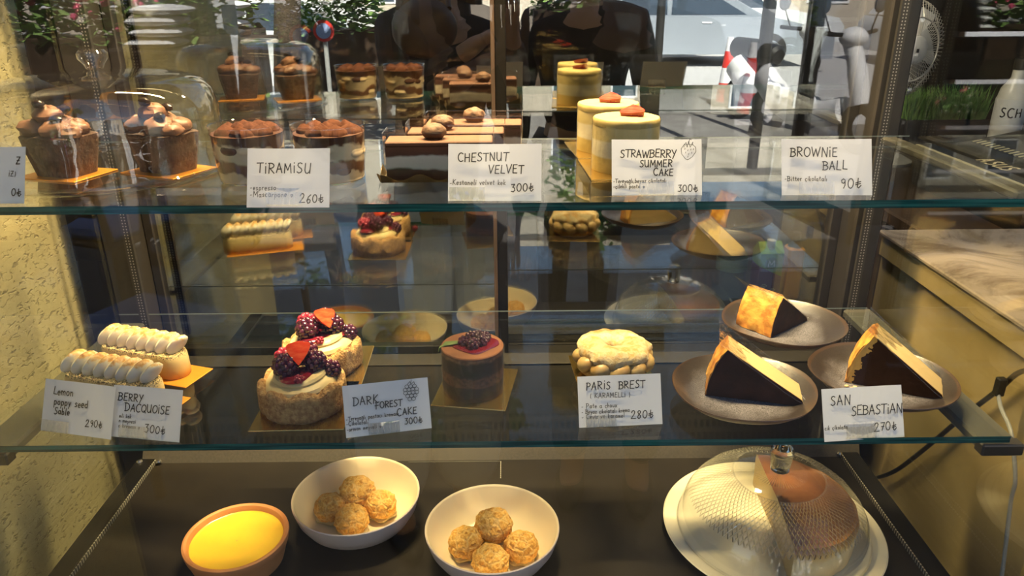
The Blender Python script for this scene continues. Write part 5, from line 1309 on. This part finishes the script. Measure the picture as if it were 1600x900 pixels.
for bx0, bx1, by, bh in ((-22, -6.5, -27, 9), (-6, 7, -29, 11), (7.6, 24, -26, 8)):
    o = thing('street_building', ((bx0+bx1)/2, by, -.08), ('tan building across the street at the left', 'tall tan building across the street in the middle', 'lower tan building across the street at the right')[(bx0 > -20)+(bx0 > 0)], 'building', 'buildings across the street')
    w = (bx1-bx0)/2
    MB().box(-w, -6, 0, w, 0, bh).box(-w-.1, -.2, bh, w+.1, .2, bh+.25).build('wall', 'facade', o, smooth=False)
    for i in range(int(w*2/2.4)):
        for fl in range(int(bh/3)):
            x_ = -w+1.2+2.4*i; z_ = .9+3*fl
            f_ = MB().box(x_-.55, -.02, z_, x_+.55, .05, z_+1.6, bev=.02).build('window', 'whitepl', o, smooth=False)
            MB().box(x_-.47, .02, z_+.08, x_+.47, .06, z_+1.52).build('pane', 'carglass', f_, smooth=False)
o = thing('added_dark_screen', (2.28, -1.0, 0), 'dark slatted screen added on the sidewalk to darken the glass reflection at right', 'screen')  # added to hide the bright street from the front glass at right
for i in range(11): MB().box(-.93, -.012, .10+.14*i, .93, .012, .225+.14*i, bev=.004).build('slat', 'darkwood', o)
for x_ in (-.95, 0, .95): MB().box(x_-.03, -.045, 0, x_+.03, -.0125, 1.70, bev=.005).build('screen_post', 'darkmetal', o)
o = thing('added_dark_board', (2.32, -3.0, 0), 'dark board added on the sidewalk to darken the reflection right of the traffic post', 'board', rz=R(0))  # second dark blocker, added to dim the street's reflection in the front glass
MB().box(-.20, -.03, .12, .20, .0, 1.55, bev=.006).build('board_panel', 'blackplastic', o)
for x_ in (-.21, .21): MB().box(x_-.018, -.04, 0, x_+.018, .012, 1.60, bev=.004).build('board_leg', 'darkwood', o)
# terrace chairs with a table, and a stack of white quilted cushions
def chair(x, y, rz, label):
    o = thing('terrace_chair', (x, y, 0), label, 'chair', 'terrace chairs', rz)
    MB().box(-.21, -.21, .42, .21, .21, .45, bev=.01).build('seat', 'wood', o)
    MB().box(-.20, -.20, .4505, .20, .20, .50, bev=.02).build('cushion', 'bluefabric', o)
    for a in (-1, 1):
        for b in (-1, 1): MB().tube([(a*.19, b*.19, 0), (a*.18, b*.18, .42)], [.016, .02], 8).build('leg', 'wood', o)
        MB().tube([(a*.19, -.20, .45), (a*.19, -.27, .88)], .018, 8).build('back_post', 'wood', o)
    for k in range(3): MB().box(-.18, -.252-.012*k, .58+.1*k, .18, -.235-.012*k, .63+.1*k, bev=.004).build('back_slat', 'wood', o)
chair(-1.20, -.85, R(25), 'wooden terrace chair with a blue cushion, nearest the shop window')
chair(-1.85, -2.02, R(200), 'wooden terrace chair with a blue cushion on the far side of the table')
chair(-2.65, -1.1, R(-70), 'wooden terrace chair with a blue cushion at the left of the table')
o = thing('terrace_table', (-1.92, -1.22, 0), 'dark round terrace table between the wooden chairs', 'table')
MB().lathe([(.001, .72), (.36, .72), (.365, .735), (.36, .75), (.001, .75)], 48).build('table_top', 'darkwood', o)
MB().lathe([(.22, 0), (.22, .02), (.03, .05), (.03, .72)], 24).build('pedestal', 'darkmetal', o)
o = thing('service_cart', (-1.86, -2.9, 0), 'dark service cart holding white quilted cushions', 'cart')
for z_ in (.3, .75, 1.17): MB().box(-.3, -.2, z_, .3, .2, z_+.02, bev=.004).build('cart_shelf', 'darkwood', o)
for a in (-.29, .29):
    for b in (-.19, .19): MB().box(a-.012, b-.012, 0, a+.012, b+.012, 1.17).build('cart_post', 'darkmetal', o)
for i in range(4):
    m = MB()
    def Qf(u, v, s):
        f_ = max(0, math.sin(math.pi*u)*math.sin(math.pi*v))**.3
        return ((u-.5)*.26, (v-.5)*.26, s*.028*f_*(1-.25*(abs(math.sin(u*4*math.pi)) < .25 or abs(math.sin(v*4*math.pi)) < .25)))
    m.grid(20, 20, lambda u, v: Qf(u, v, 1)); m.grid(20, 20, lambda u, v: Qf(u, v, -1))
    c = m.build('quilted_cushion', 'whitequilt'); c.location = (-1.86+(.02 if i % 2 else -.02)+(0 if i < 2 else .03), -2.9+.01*i, 1.219+.056*i)
    tag(c, ('lowest', 'second', 'third', 'topmost')[i]+' white quilted cushion of the stack on the service cart', 'cushion', 'white cushions on the cart')

# ------------------------------------------------------------------ the two people in front of the case, seen only as reflections
MT['skin'] = simple('skin', (.58, .33, .22), .5, c2=(.62, .36, .25), scale=20, sss=.15)
MT['hair'] = simple('brown hair', (.10, .05, .025), .5, c2=(.16, .085, .04), scale=50)
MT['paleblue'] = simple('pale blue cloth', (.62, .72, .92), .85, c2=(.68, .78, .95), scale=8, bump=.3, bscale=12, bdist=.02)
MT['brownjacket'] = simple('brown jacket', (.030, .019, .014), .85, c2=(.045, .028, .02), scale=9, bump=.3, bscale=14, bdist=.02)
MT['blacktrousers'] = simple('black trousers', (.022, .022, .026), .85)
MT['tan'] = simple('tan leather', (.15, .08, .042), .5)
def skinned(name, joints, edges, mat, parent, sub=2):
    me = bpy.data.meshes.new(name); keys = list(joints); ix = {k: i for i, k in enumerate(keys)}
    me.from_pydata([joints[k][0] for k in keys], [(ix[a], ix[b]) for a, b in edges], [])
    o = bpy.data.objects.new(name, me); COL.objects.link(o); o.parent = parent
    o.modifiers.new('skin', 'SKIN'); s_ = o.modifiers.new('sub', 'SUBSURF'); s_.levels = sub; s_.render_levels = sub
    for i, k in enumerate(keys):
        r_ = joints[k][1]; me.skin_vertices[0].data[i].radius = r_ if isinstance(r_, tuple) else (r_, r_)
    me.skin_vertices[0].data[0].use_root = True
    me.materials.append(MT[mat])
    return o
def person(loc, rz, label, top, legs, hair, arms, bag=False, wide=False):
    o = thing('person', loc, label, 'person', 'people outside the case', rz)      # faces local +y
    J = {'pelvis': ((0, 0, .93), (.14, .11)), 'waist': ((0, .0, 1.08), (.125, .095)), 'chest': ((0, .01, 1.28), (.15, .11)), 'neck': ((0, .01, 1.45), .055), 'head0': ((0, .03, 1.53), .06), 'head1': ((0, .04, 1.60), (.074, .085)), 'head2': ((0, .03, 1.67), .07)}
    E = [('pelvis', 'waist'), ('waist', 'chest'), ('chest', 'neck'), ('neck', 'head0'), ('head0', 'head1'), ('head1', 'head2')]
    for s_, n_ in ((-1, 'l'), (1, 'r')):
        J['hip'+n_] = ((s_*.095, 0, .86), .09); J['knee'+n_] = ((s_*.10, .02, .48), .058); J['ankle'+n_] = ((s_*.10, 0, .09), .04); J['toe'+n_] = ((s_*.11, .15, .035), .035)
        E += [('pelvis', 'hip'+n_), ('hip'+n_, 'knee'+n_), ('knee'+n_, 'ankle'+n_), ('ankle'+n_, 'toe'+n_)]
        sh, el, wr = arms[0 if s_ < 0 else 1]
        J['sh'+n_] = (sh, .055); J['el'+n_] = (el, .042); J['wr'+n_] = (wr, .027)
        E += [('chest', 'sh'+n_), ('sh'+n_, 'el'+n_), ('el'+n_, 'wr'+n_)]
        d = (Vector(wr)-Vector(el)).normalized(); side = d.cross(Vector((0, 0, 1)));
        if side.length < .2: side = Vector((1, 0, 0))
        side.normalize(); p = Vector(wr)+d*.05
        J['palm'+n_] = (tuple(p), (.036, .018)); E.append(('wr'+n_, 'palm'+n_))
        up_ = side.cross(d)
        for f_ in range(4):
            b_ = p+side*(-.027+.018*f_)+d*.03; l_ = (.062, .072, .068, .052)[f_]
            J['f%d%s' % (f_, n_)] = (tuple(b_), .009); J['g%d%s' % (f_, n_)] = (tuple(b_+d*l_*.55+up_*.012), .0085); J['h%d%s' % (f_, n_)] = (tuple(b_+d*l_*.75+up_*.038), .007)
            E += [('palm'+n_, 'f%d%s' % (f_, n_)), ('f%d%s' % (f_, n_), 'g%d%s' % (f_, n_)), ('g%d%s' % (f_, n_), 'h%d%s' % (f_, n_))]
        J['t0'+n_] = (tuple(Vector(wr)+d*.03+side*-.038*s_), .011); J['t1'+n_] = (tuple(Vector(wr)+d*.07+side*-.055*s_+up_*.015), .009)
        E += [('wr'+n_, 't0'+n_), ('t0'+n_, 't1'+n_)]
    body = skinned('body', J, E, 'skin', o)
    k = 1.30
    tj = {q: (J[q][0], tuple(v*k for v in (J[q][1] if isinstance(J[q][1], tuple) else (J[q][1],)*2))) for q in ('pelvis', 'waist', 'chest', 'shl', 'shr', 'ell', 'elr')}
    tj['neckline'] = ((0, .01, 1.47), .095)
    for n_ in 'lr':
        a_, b_ = Vector(J['el'+n_][0]), Vector(J['wr'+n_][0]); tj['cuff'+n_] = (tuple(a_.lerp(b_, .85)), .040)
    skinned('jacket', tj, [('pelvis', 'waist'), ('waist', 'chest'), ('chest', 'neckline'), ('chest', 'shl'), ('chest', 'shr'), ('shl', 'ell'), ('shr', 'elr'), ('ell', 'cuffl'), ('elr', 'cuffr')], top, o)
    lj = {'pelvis': ((0, 0, .94), (.155, .125)), 'hipl': (J['hipl'][0], .11), 'hipr': (J['hipr'][0], .11)}
    w_ = 1.65 if wide else 1.0
    for n_, s_ in (('l', -1), ('r', 1)): lj['knee'+n_] = ((s_*.105, .02, .48), .075*w_); lj['hem'+n_] = ((s_*.11, 0, .11), .062*w_)
    skinned('trousers', lj, [('pelvis', 'hipl'), ('pelvis', 'hipr'), ('hipl', 'kneel'), ('hipr', 'kneer'), ('kneel', 'heml'), ('kneer', 'hemr')], legs, o)
    for s_ in (-1, 1):
        MB().sphere((s_*.105, .06, .045), .07, 16, 10, sc=(.7, 1.9, .62)).build('shoe', 'blackplastic', o)
        MB().sphere((s_*.030, .115, 1.605), .0105, 12, 8).build('eye', 'labelwhite', o)
        MB().sphere((s_*.085, .03, 1.60), .026, 10, 8, sc=(.4, .7, 1.2)).build('ear', 'skin', o)
    MB().sphere((0, .128, 1.578), .017, 10, 8, sc=(.75, 1.1, 1.4)).build('nose', 'skin', o)
    MB().sphere((0, .112, 1.54), .02, 12, 8, sc=(1.2, .45, .35)).build('mouth', 'raspberry', o)
    m = MB()
    m.sphere((0, -.005, 1.64), .112, 24, 16, fn=lambda d: (1.0 if d.y < .45 or d.z > .35 else .72)*(1+.03*nz(d, 5)))
    if hair == 'long':
        for i in range(9):
            a = math.pi*(1.0+.125*i)+0.0; m.tube([(.095*math.cos(a), .02+.09*math.sin(a), 1.62), (.115*math.cos(a), .0+.10*math.sin(a), 1.48), (.135*math.cos(a), .05+.10*math.sin(a), 1.30)], [.035, .04, .018], 8)
    m.build('hair', 'hair', o)
    if bag:
        m = MB().sphere((0, 0, 0), .15, 24, 16, fn=lambda d: 1+.05*nz(d, 2), sc=(.70, .40, .62)); b_ = m.build('shoulder_bag', 'tan', None); b_.parent = None
        return o, b_
    return o, None
p1, bag = person((-.23, -.46, 0), R(-22), 'person in a pale blue shirt and wide pale blue trousers taking the photo', 'brownjacket', 'paleblue', 'long',
    [((-.19, .02, 1.36), (-.20, .16, 1.16), (.02, .34, 1.33)), ((.19, .02, 1.36), (.24, .14, 1.15), (.13, .34, 1.36))], bag=True, wide=True)
bag.location = (-.26, -.215, 1.37); MB().tube(smooth_pts([(-.08, 0, .06), (-.06, -.12, .16), (.0, -.24, .20), (.06, -.12, .16), (.08, 0, .06)]), .009, 8).build('strap', 'tan', bag); tag(bag, 'tan leather shoulder bag hanging in front of the person in pale blue trousers', 'bag')
person((.30, -.62, 0), R(8), 'person in a brown jacket and black trousers standing beside the photographer', 'brownjacket', 'blacktrousers', 'short',
    [((-.20, .01, 1.36), (-.25, -.02, 1.10), (-.24, .10, .88)), ((.20, .01, 1.36), (.25, -.02, 1.10), (.24, .10, .88))])
ph = thing('phone', (0, -.02, 1.5), 'black phone held up by the person taking the photo', 'phone')
MB().box(-.075, -.009, -.037, .075, -.001, .037, bev=.003).build('phone_body', 'blackplastic', ph)
ph.rotation_euler = (R(-22), 0, 0)
